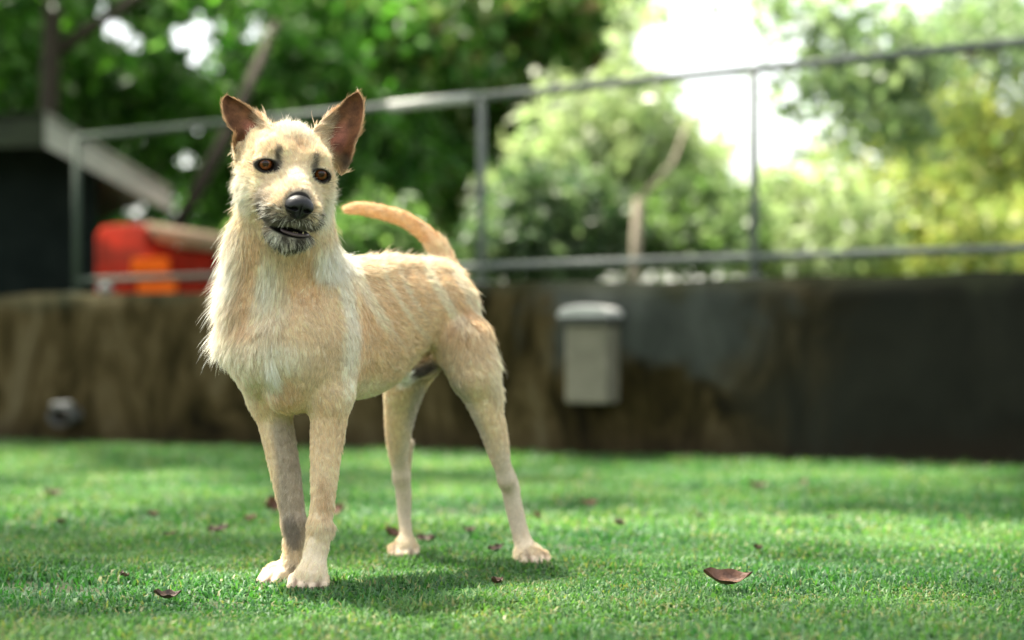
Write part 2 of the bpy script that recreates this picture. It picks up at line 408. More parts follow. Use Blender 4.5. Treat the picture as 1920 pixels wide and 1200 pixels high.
for sgn in (1, -1):
    ex = (ev[0]-ap[0]) if sgn > 0 else 1.9; slope_ = slope if sgn > 0 else .05; v = []; f = []
    for j, y in enumerate((YH, YH+3.2)):
        for lay in (0, 1):
            for i in range(2):
                x = ap[0]+sgn*ex*i; v.append((x, y, ap[2]-slope_*ex*i-.028*lay))
    # corrugated sheet: waves run down the slope, so they show along the ridge
    nw = 64; vv = []; ff = []
    for j in range(nw*2+1):
        y = YH+3.2*j/(nw*2); dz = .012*math.cos(math.pi*j)
        for i in (0, 1):
            for lay in (0, 1): vv.append((ap[0]+sgn*ex*i-.45*(y-YH), y, ap[2]-slope_*ex*i+dz-.006*lay))
    for j in range(nw*2):
        b0 = j*4; ff += [(b0, b0+2, b0+6, b0+4), (b0+1, b0+5, b0+7, b0+3), (b0+2, b0+3, b0+7, b0+6)]
    ff += [(0, 1, 3, 2)]
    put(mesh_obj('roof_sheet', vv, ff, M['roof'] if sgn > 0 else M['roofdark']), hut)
    # barge board along the front slope
    a0 = np.array([ap[0], YH+.01, ap[2]-.03]); a1 = np.array([ap[0]+sgn*ex*.99, YH+.01, ap[2]-slope_*ex-.03])
    vv = [(*a0[:1], YH-.012, a0[2]), (a1[0], YH-.012, a1[2]), (a1[0], YH-.012, a1[2]-.09), (a0[0], YH-.012, a0[2]-.15),
          (a0[0], YH+.012, a0[2]), (a1[0], YH+.012, a1[2]), (a1[0], YH+.012, a1[2]-.09), (a0[0], YH+.012, a0[2]-.15)]
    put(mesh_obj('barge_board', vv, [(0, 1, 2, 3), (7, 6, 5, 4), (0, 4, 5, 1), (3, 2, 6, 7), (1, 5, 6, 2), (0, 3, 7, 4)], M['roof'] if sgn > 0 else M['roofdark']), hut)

YR = 8.9
heap = empty('covered_heap', (*P(300, 540, YR)[:2], 0)); tag(heap, 'red sheeted heap with tan board and orange crates behind the fence', 'heap')
def prism(outline, y0, y1, name, mat, bulge=.02, smooth=True):
    """an outline of the x-z plane given in photo pixels at distance y0, carried back to y1 with softened edges"""
    p0 = [P(x, y, y0) for x, y in outline]; cx_ = sum(p_[0] for p_ in p0)/len(p0); cz_ = sum(p_[2] for p_ in p0)/len(p0)
    v = []; n = len(p0)
    for (yy, k) in ((y0, .93), (y0+.03, 1), ((y0+y1)/2, 1.02), (y1-.03, 1), (y1, .93)):
        for p_ in p0: v.append((cx_+(p_[0]-cx_)*k, yy, cz_+(p_[2]-cz_)*k))
    f = [tuple(range(n-1, -1, -1)), tuple(range(4*n, 5*n))]
    for r_ in range(4):
        for i in range(n): f.append((r_*n+i, r_*n+(i+1) % n, (r_+1)*n+(i+1) % n, (r_+1)*n+i))
    return put(mesh_obj(name, v, f, mat, None, smooth), heap)
prism([(178, 700), (178, 440), (190, 424), (215, 420), (262, 420), (275, 428), (290, 452), (330, 466), (400, 476), (470, 486), (470, 700)], YR, YR+.6, 'red_sheet', M['red'])
prism([(268, 415), (300, 420), (470, 448), (470, 480), (330, 462), (290, 450)], YR-.03, YR+.4, 'tan_board', M['tan'])
prism([(245, 484), (312, 482), (312, 512), (243, 512)], YR-.14, YR-.02, 'orange_crate', M['orange'], smooth=False)
prism([(255, 521), (325, 521), (322, 600), (255, 600)], YR-.16, YR-.03, 'orange_crate', M['orange'], smooth=False)

# ------------------------------------------------------------------ trees and bushes
def leaf_cloud(clumps, per, leaf, cols, seed, keep=None, spread=.22, droop=.3):
    """clumps: n x 3 centres; returns verts, quads, colours of folded leaves scattered round them"""
    r = np.random.default_rng(seed); n = len(clumps)*per
    c = np.repeat(clumps, per, 0); cs = r.uniform(.7, 1.3, len(clumps)); shade = np.repeat(cs, per)
    d = r.normal(size=(n, 3)); d /= np.linalg.norm(d, axis=1)[:, None]; rad = spread*r.random(n)**.45*np.repeat(r.uniform(.6, 1.3, len(clumps)), per)
    pt = c+d*rad[:, None]*np.array([1, 1, .75])
    if keep is not None:
        k = keep(pt); pt, shade, c = pt[k], shade[k], c[k]; n = len(pt)
    ax = r.normal(size=(n, 3)); ax[:, 2] -= droop; ax /= np.linalg.norm(ax, axis=1)[:, None]
    s_ = np.cross(ax, r.normal(size=(n, 3))); s_ /= np.linalg.norm(s_, axis=1)[:, None]; nn = np.cross(ax, s_)
    l = (leaf*r.uniform(.6, 1.4, n))[:, None]; w_ = l*r.uniform(.3, .5, n)[:, None]
    V = np.stack([pt, pt+ax*l*.45+s_*w_*.5+nn*w_*.15, pt+ax*l, pt+ax*l*.45-s_*w_*.5+nn*w_*.15], 1).reshape(-1, 3)
    Q = (np.arange(n)*4)[:, None]+np.array([[0, 1, 2, 3]])
    cols = np.array(cols); q = r.random(n)*(len(cols)-1); i = np.floor(q).astype(int); t_ = (q-i)[:, None]
    C = cols[i]*(1-t_)+cols[np.minimum(i+1, len(cols)-1)]*t_; C = C*shade[:, None]*r.uniform(.8, 1.2, (n, 1))
    return V, Q, np.repeat(np.clip(C, 0, .95), 4, 0)
def ell_clumps(c, rad, n, seed, shell=.35):
    r = np.random.default_rng(seed); d = r.normal(size=(n, 3)); d /= np.linalg.norm(d, axis=1)[:, None]
    return np.array(c)+d*(r.random(n)**shell)[:, None]*np.array(rad)*(1+.25*vnoise(d*2, seed, 2.2, 2))[:, None]
def tree(name, label, cat, blobs, leaf, cols, seed, trunk=None, limbs=(), per=60, spread=.22, keep=None, bark='bark', group=None):
    """blobs: (centre, radii, clump count); trunk and limbs: (points, radii)"""
    b0 = trunk[0][0] if trunk else (blobs[0][0][0], blobs[0][0][1], 0)
    rt = empty(name, (b0[0], b0[1], 0)); tag(rt, label, cat, group)
    cl = np.concatenate([ell_clumps(c, rd, n, seed+i) for i, (c, rd, n) in enumerate(blobs)])
    cl = cl[cl[:, 2] > .02]
    V, Q, C = leaf_cloud(cl, per, leaf, cols, seed+50, keep, spread)
    o = mesh_obj('crown', V, Q, M['leaf']); color_attr(o.data, C); put(o, rt)
    if trunk:
        mb = MB(); mb.tube(trunk[0], trunk[1], 12); mb.build('trunk', M[bark], rt, True)
    for pts, rd in limbs:
        mb = MB(); mb.tube(pts, rd, 8); mb.build('limb', M[bark], rt, True)
    return rt
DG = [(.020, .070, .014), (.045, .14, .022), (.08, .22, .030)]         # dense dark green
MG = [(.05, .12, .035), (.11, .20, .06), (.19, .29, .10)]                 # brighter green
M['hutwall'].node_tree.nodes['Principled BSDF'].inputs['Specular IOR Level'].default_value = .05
PG = [(.20, .27, .15), (.33, .39, .24), (.50, .53, .37)]                 # pale green, backlit haze mixed into the leaf colour
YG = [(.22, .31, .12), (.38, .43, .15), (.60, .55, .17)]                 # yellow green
def holes(lst):
    """gaps in the leaves: (point, radius) cylinders along the line from the lawn to the gap"""
    L_ = [(np.array([(x-CX)/F, 1, (HY-y)/F]), rp*(1.75 if x < 600 else 1.4)/F) for x, y, rp in lst]
    def keep(pt):
        k = np.ones(len(pt), bool)
        for d, rp in L_:
            q = np.stack([pt[:, 0]/pt[:, 1], (pt[:, 2]-H)/pt[:, 1]], 1)-np.array([d[0], d[2]])
            rr = np.hypot(q[:, 0], q[:, 1]); k &= ~(rr < rp*(1+.4*np.sin(5*np.arctan2(q[:, 1], q[:, 0])+d[0]*90)))
        return k
    return keep
gaps = holes([(205, 48, 26), (245, 76, 22), (350, 70, 30), (392, 40, 20), (400, 128, 18), (482, 55, 24), (372, 240, 12), (352, 290, 16), (240, 392, 17), (345, 320, 10),
              (1330, 60, 85), (1440, 40, 80), (1350, 180, 55), (1450, 260, 70), (1560, 240, 85), (1240, 90, 35), (1480, 130, 50), (1600, 320, 30), (1700, 170, 45), (1750, 40, 30), (1650, 20, 30)])
Z0 = lambda px, Y: P(px, 0, Y)[0]
def B(px, py, Y, rx, ry, rz_y, n):      # a foliage mass centred at that pixel: radii in pixels, depth radius in metres
    return (tuple(P(px, py, Y)), (rx/F*Y, rz_y, ry/F*Y), n)
t0 = P(95, 0, 10.1)
tree('broadleaf_tree', 'tall dark tree with upright trunk above the hut roof', 'tree',
     [B(60, 60, 11.2, 260, 190, 1.0, 110), B(330, 170, 11.6, 230, 150, .9, 85), B(80, -200, 11.2, 500, 200, 1.5, 90)], .12, DG+[(.12, .30, .03), (.22, .32, .16)], 100,
     ([(t0[0], 10.1, 0), (t0[0]-.02, 10.1, 1.5), (t0[0]+.03, 10.1, 3.0), (t0[0]+.1, 10.3, 5.2)], [.065, .058, .052, .03]),
     [([(t0[0]+.02, 10.1, 2.2), (t0[0]+.5, 10.2, 2.55), (t0[0]+1.1, 10.6, 3.2)], [.04, .03, .012])], keep=gaps)
a0 = P(330, 432, 9.9); a1 = P(428, 250, 9.9); a2 = P(520, 40, 10.2)
tree('broadleaf_tree', 'leaning tree with thin slanting trunk rising behind the dog head', 'tree',
     [B(520, 60, 11.0, 240, 150, .9, 90), B(640, 260, 11.3, 200, 160, .7, 72), B(430, 330, 12.0, 160, 140, .6, 52)], .12, DG+[(.12, .30, .04), (.22, .30, .17)], 200,
     ([(a0[0]-.55, 9.9, 0), tuple(a0), tuple(a1), tuple(a2)], [.055, .042, .038, .025]), [], keep=gaps)
t1 = P(760, 300, 12.4)
tree('broadleaf_tree', 'full green tree filling the view above the dog back', 'tree',
     [B(800, 70, 12.0, 260, 170, 1.0, 110), B(980, 130, 12.3, 190, 190, .8, 90), B(780, 330, 12.6, 200, 190, .7, 95), B(1060, 40, 12.2, 150, 130, .7, 44)], .13, DG+MG[:2]+[(.20, .32, .06), (.26, .33, .18), (.22, .12, .05)], 300,
     ([(t1[0], 12.6, 0), (t1[0]+.05, 12.6, 1.6), (t1[0]-.05, 12.5, 3.4)], [.10, .08, .05]), [], keep=gaps)
# deep wood closing the view on the left
tree('broadleaf_tree', 'shady tree farthest back behind the left hut', 'tree',
     [B(250, 100, 16, 420, 260, 1.2, 230), B(100, 420, 15, 300, 160, 1, 110)], .15, DG, 400, ([(Z0(180, 16), 16, 0), (Z0(180, 16), 16, 3.5)], [.14, .09]), [], per=60, spread=.32, keep=gaps)
tree('broadleaf_tree', 'shady tree farthest back behind the middle of the fence', 'tree',
     [B(780, 120, 16.5, 380, 280, 1.2, 260), B(700, 420, 15.5, 330, 150, 1, 150)], .15, DG, 450, ([(Z0(650, 16.5), 16.5, 0), (Z0(650, 16.5), 16.5, 3.5)], [.14, .09]), [], per=60, spread=.32, keep=gaps)
tree('bush', 'bright green bush low behind the dog tail', 'bush', [B(700, 460, 9.4, 110, 80, .35, 55), B(560, 480, 9.6, 120, 60, .35, 40)], .08, MG, 500, per=70, spread=.16)
tree('bush', 'dark glossy bush low behind the second fence bay', 'bush', [B(1040, 440, 9.7, 150, 95, .4, 80)], .09, [(.030, .065, .028), (.07, .13, .055), (.13, .19, .10), (.20, .24, .16)], 520, per=70, spread=.18)
# pale sapling with cut trunk
s0 = P(1190, 520, 9.2); s1 = P(1197, 372, 9.2); s2 = P(1262, 305, 9.3); s3 = P(1300, 200, 9.5)
tree('sapling', 'pale forked sapling with grey trunk behind the fence', 'tree',
     [B(1170, 240, 10.3, 150, 110, .7, 52), B(1090, 330, 10.4, 150, 110, .6, 60), B(1270, 320, 10.6, 90, 80, .5, 22), B(1230, 60, 10.2, 60, 45, .3, 9), B(1440, 270, 10.8, 90, 60, .4, 8), B(1560, 310, 10.8, 120, 50, .4, 14)], .095, PG, 540,
     ([(s0[0], 9.2, 0), tuple(s0), tuple(s1)], [.030, .028, .026]), [([tuple(s1+np.array([0, 0, -.02])), tuple(s2), tuple(s3)], [.02, .012, .005])], per=44, spread=.24, keep=gaps, bark='pale_bark')
tree('bush', 'leafy green bush right of the pale sapling trunk', 'bush', [B(1300, 425, 9.8, 130, 75, .4, 62)], .085, MG[1:]+PG[:2], 560, per=70, spread=.18)
tree('bush', 'light green bush between the right fence post and the picture edge', 'bush', [B(1520, 430, 10.5, 180, 90, .5, 110)], .09, PG+YG[:1], 580, per=44, spread=.24)
tree('flowering_bush', 'tall yellow green bush at the far right', 'bush', [B(1790, 330, 10.8, 190, 190, .6, 150), B(1860, 470, 10.0, 150, 70, .4, 60), B(1680, 440, 10.9, 120, 80, .4, 50)], .09, YG, 600,
     ([(Z0(1800, 11), 11, 0), (Z0(1800, 11), 11, 1.2)], [.05, .03]), [], per=44, spread=.26)
tree('broadleaf_tree', 'dark tree beyond the left end of the fence, past the hut', 'tree', [B(-420, 150, 12.5, 420, 320, 1.0, 150)], .13, DG, 660,
     ([(Z0(-420, 12.5), 12.5, 0), (Z0(-420, 12.5), 12.5, 2.2)], [.12, .08]), [], per=60, spread=.3)
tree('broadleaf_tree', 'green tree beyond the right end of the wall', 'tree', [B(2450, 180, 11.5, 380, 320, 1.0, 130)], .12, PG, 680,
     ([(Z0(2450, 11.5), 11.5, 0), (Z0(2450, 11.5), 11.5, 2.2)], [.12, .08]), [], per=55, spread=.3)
t2 = Z0(2050, 11.5)
tree('broadleaf_tree', 'tree leaning in from the right with drooping leafy boughs', 'tree',
     [B(1830, 130, 10.8, 200, 130, .6, 52), B(1640, 100, 9.6, 130, 55, .3, 22), B(1560, 150, 9.4, 75, 45, .25, 16), B(1690, 190, 9.6, 60, 110, .25, 26), B(1590, 230, 9.7, 40, 70, .2, 9), B(1460, 20, 9.4, 60, 25, .2, 7), B(1560, 40, 9.5, 60, 50, .2, 12), B(1900, 30, 11, 200, 120, .8, 60)], .10, [(.12, .19, .11), (.22, .30, .17), (.38, .44, .27)], 620,
     ([(t2, 11.5, 0), (t2-.1, 11.4, 2.5), (t2-.4, 11, 4.0)], [.12, .10, .07]),
     [([(t2-.1, 11.4, 2.6), tuple(P(1800, 110, 10.5)), tuple(P(1520, 160, 9.5))], [.05, .03, .01])], per=22, spread=.26)
tree('broadleaf_tree', 'pale haze-coloured trees farthest back under the bright sky', 'tree',
     [B(1250, 400, 17, 280, 110, 1, 110), B(1650, 400, 17, 320, 110, 1, 130), B(1130, 180, 17, 110, 200, .8, 60)], .16, [(.25, .36, .18), (.38, .46, .27), (.5, .55, .38)], 640, ([(Z0(1400, 17), 17, 0), (Z0(1400, 17), 17, 1.2)], [.12, .08]), [], per=60, spread=.3, keep=gaps)  # distance haze put into the leaf colours

# added boughs out of the frame, leaves cut away to set the sun patches
lit = []
def patch(x0, x1, y0, y1):
    Yn = F*H/(y1-HY); Yf = F*H/(y0-HY); Ym = F*H/((y0+y1)/2-HY)
    lit.append((((x0+x1)/2-CX)/F*Ym, (Yn+Yf)/2, (x1-x0)/2/F*Ym, (Yf-Yn)/2))
for a_ in ((-60, 390, 895, 985), (690, 960, 915, 1000), (1030, 1460, 985, 1032), (1480, 1990, 975, 1065), (640, 1000, 850, 885), (1340, 1440, 945, 980), (300, 560, 1075, 1130), (1100, 1900, 878, 905), (-50, 60, 860, 900), (620, 760, 980, 1010)): patch(*a_)
def lit_keep(pt):
    t_ = pt[:, 2]/SUN.z; gx = pt[:, 0]-SUN.x*t_; gy = pt[:, 1]-SUN.y*t_
    k = np.ones(len(pt), bool); wob = 1+.25*vnoise(np.stack([gx, gy], 1), 9, 9, 2)
    for cx_, cy_, rx, ry in lit: k &= ((gx-cx_)/(rx+.10))**2+((gy-cy_)/(ry+.10))**2 > wob
    # and light on the dog's head, neck and back
    rk = np.random.default_rng(6).random(len(pt)) < .5
    for zz, cx_, cy_, rr in ((.62, -.33, 2.75, .26), (.5, -.18, 3.05, .26)):
        t2_ = (pt[:, 2]-zz)/SUN.z; gx2 = pt[:, 0]-SUN.x*t2_; gy2 = pt[:, 1]-SUN.y*t2_
        k &= ((gx2-cx_)**2+(gy2-cy_)**2 > rr**2*wob) | rk
    return k
r = np.random.default_rng(77); n = 760
gx = r.uniform(-3.2, 3.0, n); gy = r.uniform(1.6, 8.2, n); zz = r.uniform(3.9, 4.9, n)
cl = np.stack([gx+SUN.x/SUN.z*zz, gy+SUN.y/SUN.z*zz, zz], 1)
bt = empty('added_shade_tree', (-4.6, 6.0, 0)); tag(bt, 'unseen shade tree added over the lawn to dapple the sun', 'tree')
V, Q, C = leaf_cloud(cl, 34, .15, DG+MG[:1], 78, lit_keep, .24)
o = mesh_obj('crown', V, Q, M['leaf']); color_attr(o.data, C); put(o, bt)
mb = MB(); mb.tube([(-4.6, 6, 0), (-4.5, 6, 2), (-4.2, 6.1, 4.2), (-3.5, 6.2, 5.0)], [.2, .17, .14, .09], 14); mb.build('trunk', M['bark'], bt, True)
for e_ in ((2.5, 5.0, 4.6), (1.5, 8.0, 4.7), (-1.0, 9.0, 4.6), (0, 4.2, 4.5)):
    mb = MB(); mb.tube([(-4.0, 6.1, 4.5), ((-4+e_[0])/2, (6.1+e_[1])/2, 5.0), e_], [.07, .045, .012], 8); mb.build('limb', M['bark'], bt, True)
#@@DOG
# ------------------------------------------------------------------ the dog: one continuous surface from blended volumes
def nrm(v): v = np.asarray(v, float); return v/(np.linalg.norm(v)+1e-12)
UP = np.array([0, 0, 1.])
BA = nrm((.585, .81, 0)); BS = nrm((.81, -.585, 0))          # body axis head to tail, and the side nearer the camera
def Bp(a, s, z): return np.array([-.34, 2.83, 0])+BA*a+BS*s+UP*z
E = P(550, 318, 2.665)                                        # point between the eyes
hf = nrm((.315, -.90, -.325)); r0 = nrm(np.cross(UP, hf)); u0 = np.cross(hf, r0); th = R(9.0)
hr = r0*math.cos(th)-u0*math.sin(th); hu = u0*math.cos(th)+r0*math.sin(th)
def Hd(r_, f_, u_): return E+hr*r_+hf*f_+hu*u_
HM = np.stack([hr, hf, hu])                                   # rows: head axes
BM = np.stack([BA, BS, UP])
def cr(pts, t_):          # smooth curve through points
    pts = np.array(pts, float); n = len(pts); s_ = t_*(n-1); i = np.clip(np.floor(s_).astype(int), 0, n-2); f_ = (s_-i)[:, None]
    g = lambda j: pts[np.clip(j, 0, n-1)]
    a, b_, c_, d_ = g(i-1), g(i), g(i+1), g(i+2)
    return .5*((2*b_)+(-a+c_)*f_+(2*a-5*b_+4*c_-d_)*f_**2+(-a+3*b_-3*c_+d_)*f_**3)
PR = []     # primitives
def cone(a, b, ra, rb, k=.02, flow=None, op='+'):
    a = np.asarray(a, float); b = np.asarray(b, float)
    PR.append(dict(t='c', a=a, b=b, ra=ra, rb=rb, k=k, op=op, flow=nrm(flow if flow is not None else b-a)))
def ell(c, rad, Mx, k=.02, flow=(0, 0, -1), op='+'):
    PR.append(dict(t='e', c=np.asarray(c, float), r=np.asarray(rad, float), M=Mx, k=k, op=op, flow=nrm(flow)))
def chain(pts, k=.016, flow=None):      # pts: (px, py, Y, radius px)
    w_ = [(P(x, y, Y), rp*Y/F) for x, y, Y, rp in pts]
    A = np.array([list(a)+[ra] for a, ra in w_]); n = max(2, (len(A)-1)*4+1) if len(A) > 2 else 2
    S = cr(A, np.linspace(0, 1, n)) if n > 2 else A
    segs = [(S[i, :3], S[i+1, :3], S[i, 3], S[i+1, 3]) for i in range(len(S)-1)]
    fl = nrm(flow if flow is not None else A[-1, :3]-A[0, :3])
    PR.append(dict(t='s', segs=segs, k=k, op='+', flow=fl, tan=flow is None))
back_flow = BA*.80-UP*.45
# trunk
ell(Bp(.11, 0, .420), (.172, .074, .114), BM, .03, back_flow)
ell(Bp(.02, 0, .41), (.105, .083, .115), BM, .03, (0, -.3, -1))
ell(Bp(.25, 0, .462), (.12, .062, .073), BM, .04, back_flow)
cone(Bp(.22, 0, .478), Bp(.35, 0, .478), .060, .052, .03, back_flow)
ell(Bp(.350, .0, .472), (.075, .066, .064), BM, .03, BA*.6-UP*.8)
cone(Bp(.05, 0, .505), Bp(.34, 0, .500), .034, .036, .03, BA)
# prosternum and breast muscles
ell(P(512, 655, 2.755), (.055, .045, .055), np.eye(3), .03, (0, -.2, -1))
ell(P(480, 640, 2.80), (.043, .05, .085), np.eye(3), .03, (-.3, -.2, -1))
ell(P(560, 650, 2.765), (.05, .045, .07), np.eye(3), .03, (.1, -.2, -1))
ell(P(545, 735, 2.80), (.035, .05, .035), np.eye(3), .03, (0, 0, -1))
# neck
cone(P(548, 560, 2.85), P(532, 460, 2.80), .088, .074, .04, (-.05, -.2, -1))
cone(P(532, 460, 2.80), P(548, 350, 2.755), .071, .055, .03, (0, .1, -1))
cone(P(500, 560, 2.80), P(503, 450, 2.775), .062, .045, .03, (-.3, -.2, -1))
# shoulders and upper arms
cone(P(608, 555, 2.86), P(608, 640, 2.80), .047, .045, .03, (.05, 0, -1))
cone(P(612, 640, 2.80), P(619, 735, 2.80), .045, .039, .025, (.0, 0, -1))
cone(P(476, 560, 2.87), P(477, 650, 2.84), .043, .042, .03, (-.1, 0, -1))
cone(P(470, 650, 2.84), P(510, 745, 2.86), .042, .037, .025, (.1, 0, -1))
# viewer-right foreleg
DN = np.array([0, 0, -1.])
chain([(619, 735, 2.80, 39), (615, 800, 2.80, 32.5), (610, 860, 2.795, 27.5), (606, 930, 2.79, 22.5), (599, 985, 2.785, 20)], flow=DN)
chain([(599, 985, 2.785, 20), (596, 1015, 2.785, 22.5), (590, 1045, 2.78, 22.5), (586, 1078, 2.77, 26)], .012, DN)
cone(P(622, 760, 2.86), P(634, 782, 2.87), .020, .013, .03, DN)         # elbow
cone(P(612, 990, 2.80), P(610, 1004, 2.81), .010, .008, .012, DN)       # stopper pad
# viewer-left foreleg
chain([(508, 745, 2.865, 37), (518, 800, 2.865, 32), (530, 860, 2.862, 29), (542, 925, 2.860, 25.5), (550, 980, 2.857, 21)], flow=DN)
chain([(552, 980, 2.857, 21), (552, 1010, 2.855, 21), (547, 1045, 2.85, 17.5), (540, 1075, 2.845, 20)], .012, DN)
cone(P(505, 765, 2.90), P(500, 785, 2.91), .018, .012, .03, DN)
def paw(c, fwd, wd, ln, Y, spread=1.0):
    """pad mass and four toes; c on the ground under the wrist"""
    fwd = nrm(fwd); sd = nrm(np.cross(fwd, UP)); c = np.array(c, float)
    cone(c+UP*.022-fwd*.012, c+UP*.020+fwd*ln*.45, wd*.42, wd*.44, .012, fwd*.8-UP*.3)
    for i, o_ in enumerate((-1.45, -.5, .5, 1.45)):
        l_ = ln*(.78 if abs(o_) > 1 else 1.0)
        b_ = c+sd*o_*wd*.24*spread+fwd*ln*.35+UP*.022; t_ = c+sd*o_*wd*.29*spread+fwd*l_+UP*.012
        m_ = (b_+t_)/2+UP*.005
        cone(b_, m_, .0095, .0100, .003, fwd); cone(m_, t_, .0100, .0090, .003, fwd)
        TOES.append((t_, fwd))
        if i < 3: GAPS.append((c+sd*(o_+.48)*wd*.27*spread+fwd*ln*.55+UP*.03, c+sd*(o_+.48)*wd*.27*spread+fwd*ln*1.05+UP*.012))
TOES = []; GAPS = []
paw(P(583, 1102, 2.80)*np.array([1, 1, 0]), (-.02, -1, 0), .060, .048, 2.8)
paw(P(538, 1090, 2.86)*np.array([1, 1, 0])+np.array([0, 0, 0]), (-.75, -.65, 0), .048, .044, 2.86)
# near hind leg
chain([(834, 592, 3.13, 40), (862, 645, 3.10, 49)], .03, (.15, 0, -1))
chain([(872, 645, 3.10, 49), (890, 700, 3.085, 42), (909, 760, 3.09, 31.5), (924, 805, 3.10, 25.5), (937, 855, 3.11, 19), (949, 900, 3.12, 13.5)], .02, (.2, 0, -1))
chain([(862, 640, 3.07, 40), (880, 705, 3.06, 33)], .03, (.1, 0, -1))   # front of the thigh
chain([(928, 830, 3.14, 10), (958, 888, 3.16, 8), (966, 918, 3.16, 10)], .012, (.2, 0, -1))   # heel cord and hock point
chain([(949, 900, 3.12, 14), (957, 922, 3.14, 16), (966, 960, 3.145, 16.5), (977, 1005, 3.14, 16), (989, 1035, 3.13, 20)], .012, (.2, 0, -1))
paw(P(990, 1052, 3.135)*np.array([1, 1, 0]), (.35, -.93, 0), .050, .050, 3.1)
# far hind leg
chain([(800, 590, 3.19, 46), (782, 660, 3.18, 50)], .03, (-.05, 0, -1))
chain([(782, 660, 3.18, 48), (762, 712, 3.17, 41), (752, 765, 3.19, 31), (747, 820, 3.21, 23), (749, 865, 3.23, 16.5), (752, 895, 3.24, 14)], .02, (-.05, 0, -1))
chain([(768, 830, 3.25, 8), (764, 880, 3.275, 7), (762, 915, 3.275, 9)], .012, DN)
chain([(752, 895, 3.24, 14), (757, 925, 3.25, 15), (758, 965, 3.25, 12.5), (761, 1000, 3.24, 12), (761, 1025, 3.235, 17)], .012, DN)
paw(P(760, 1036, 3.26)*np.array([1, 1, 0]), (-.05, -1, 0), .050, .046, 3.2)
# rump and tail
ell(P(838, 570, 3.17), (.038, .05, .050), np.eye(3), .03, BA-UP)
cone(P(800, 515, 3.14), P(846, 522, 3.19), .028, .026, .03, BA)
TAIL = [(846, 528, 3.20, 20), (838, 495, 3.22, 18), (818, 460, 3.22, 17), (790, 432, 3.215, 15), (752, 409, 3.20, 13.5), (712, 397, 3.185, 12.5), (675, 391, 3.17, 11), (656, 392, 3.165, 8.5)]
chain(TAIL, .010)
# sheath under the belly
cone(P(806, 688, 3.10), P(768, 700, 3.06), .017, .014, .015, -BA)
# head
cone(Hd(.002, -.055, .008)-hr*.008, Hd(.002, -.055, .008)+hr*.008, .047, .047, .02, -hf*.5+hu*.8)
ell(Hd(.004, -.05, -.004), (.059, .070, .050), HM, .02, -hf*.7+hu*.5)
for s_ in (-1, 1):
    ell(Hd(s_*.041+.005, -.045, -.032), (.029, .045, .040), HM, .025, -hf*.4-hu*.6+hr*s_*.5)
    ell(Hd(s_*.030, -.016, .020), (.022, .020, .016), HM, .018, hu*.6-hf*.5+hr*s_*.3)
    cone(Hd(s_*.020, .005, -.044), Hd(s_*.0165, .058, -.048), .031, .0235, .018, -hf+hr*s_*.5-hu*.3)
    ell(Hd(s_*.021, .052, -.062), (.019, .024, .020), HM, .014, -hf*.6+hr*s_*.5-hu*.6)
    ell(Hd(s_*.050, -.078, .014), (.012, .016, .02), HM, .02, hu)       # ear root
cone(Hd(0, -.012, -.004), Hd(0, .066, -.026), .027, .0165, .016, -hf+hu*.2)
cone(Hd(0, .055, -.042), Hd(0, .068, -.048), .021, .016, .012, -hf)
cone(Hd(0, -.045, -.074), Hd(.007, .036, -.094), .036, .022, .018, -hf*.6-hu)
ell(Hd(.007, .036, -.0945), (.034, .024, .0155), HM, .014, -hf*.4-hu)
cone(Hd(0, -.05, -.06), P(530, 440, 2.79), .055, .07, .03, (0, 0, -1))
cone(P(448, 272, 2.712), P(452, 300, 2.718), .0065, .009, .012, (0, 0, -1))
hb_l = None
# mouth opening
ell(Hd(.009, .058, -.0825), (.033, .034, .0078), HM, .003, op='-')
for s_ in (-1, 1):
    ell(Hd(s_*.032+.007, .040, -.083), (.014, .026, .003), HM, .003, op='-')
def eyeM(s_):
    a_ = R(11)*s_; return np.stack([hr*math.cos(a_)-hu*math.sin(a_), hf, hu*math.cos(a_)+hr*math.sin(a_)])
# eyes: lids bulge, opening cut, eyeball sits inside
EYES = []
for s_ in (-1, 1):
    ec = Hd(s_*.0435, -.006, .0 if s_ < 0 else .001)
    EYES.append(ec)
    ell(ec, (.0185, .0165, .0165), HM, .010, hu*.3-hf*.5+hr*s_*.5)
    ell(ec+hf*.012-hu*.0008, (.0134, .014, .0086), eyeM(s_), .003, op='-')
PR_all = PR
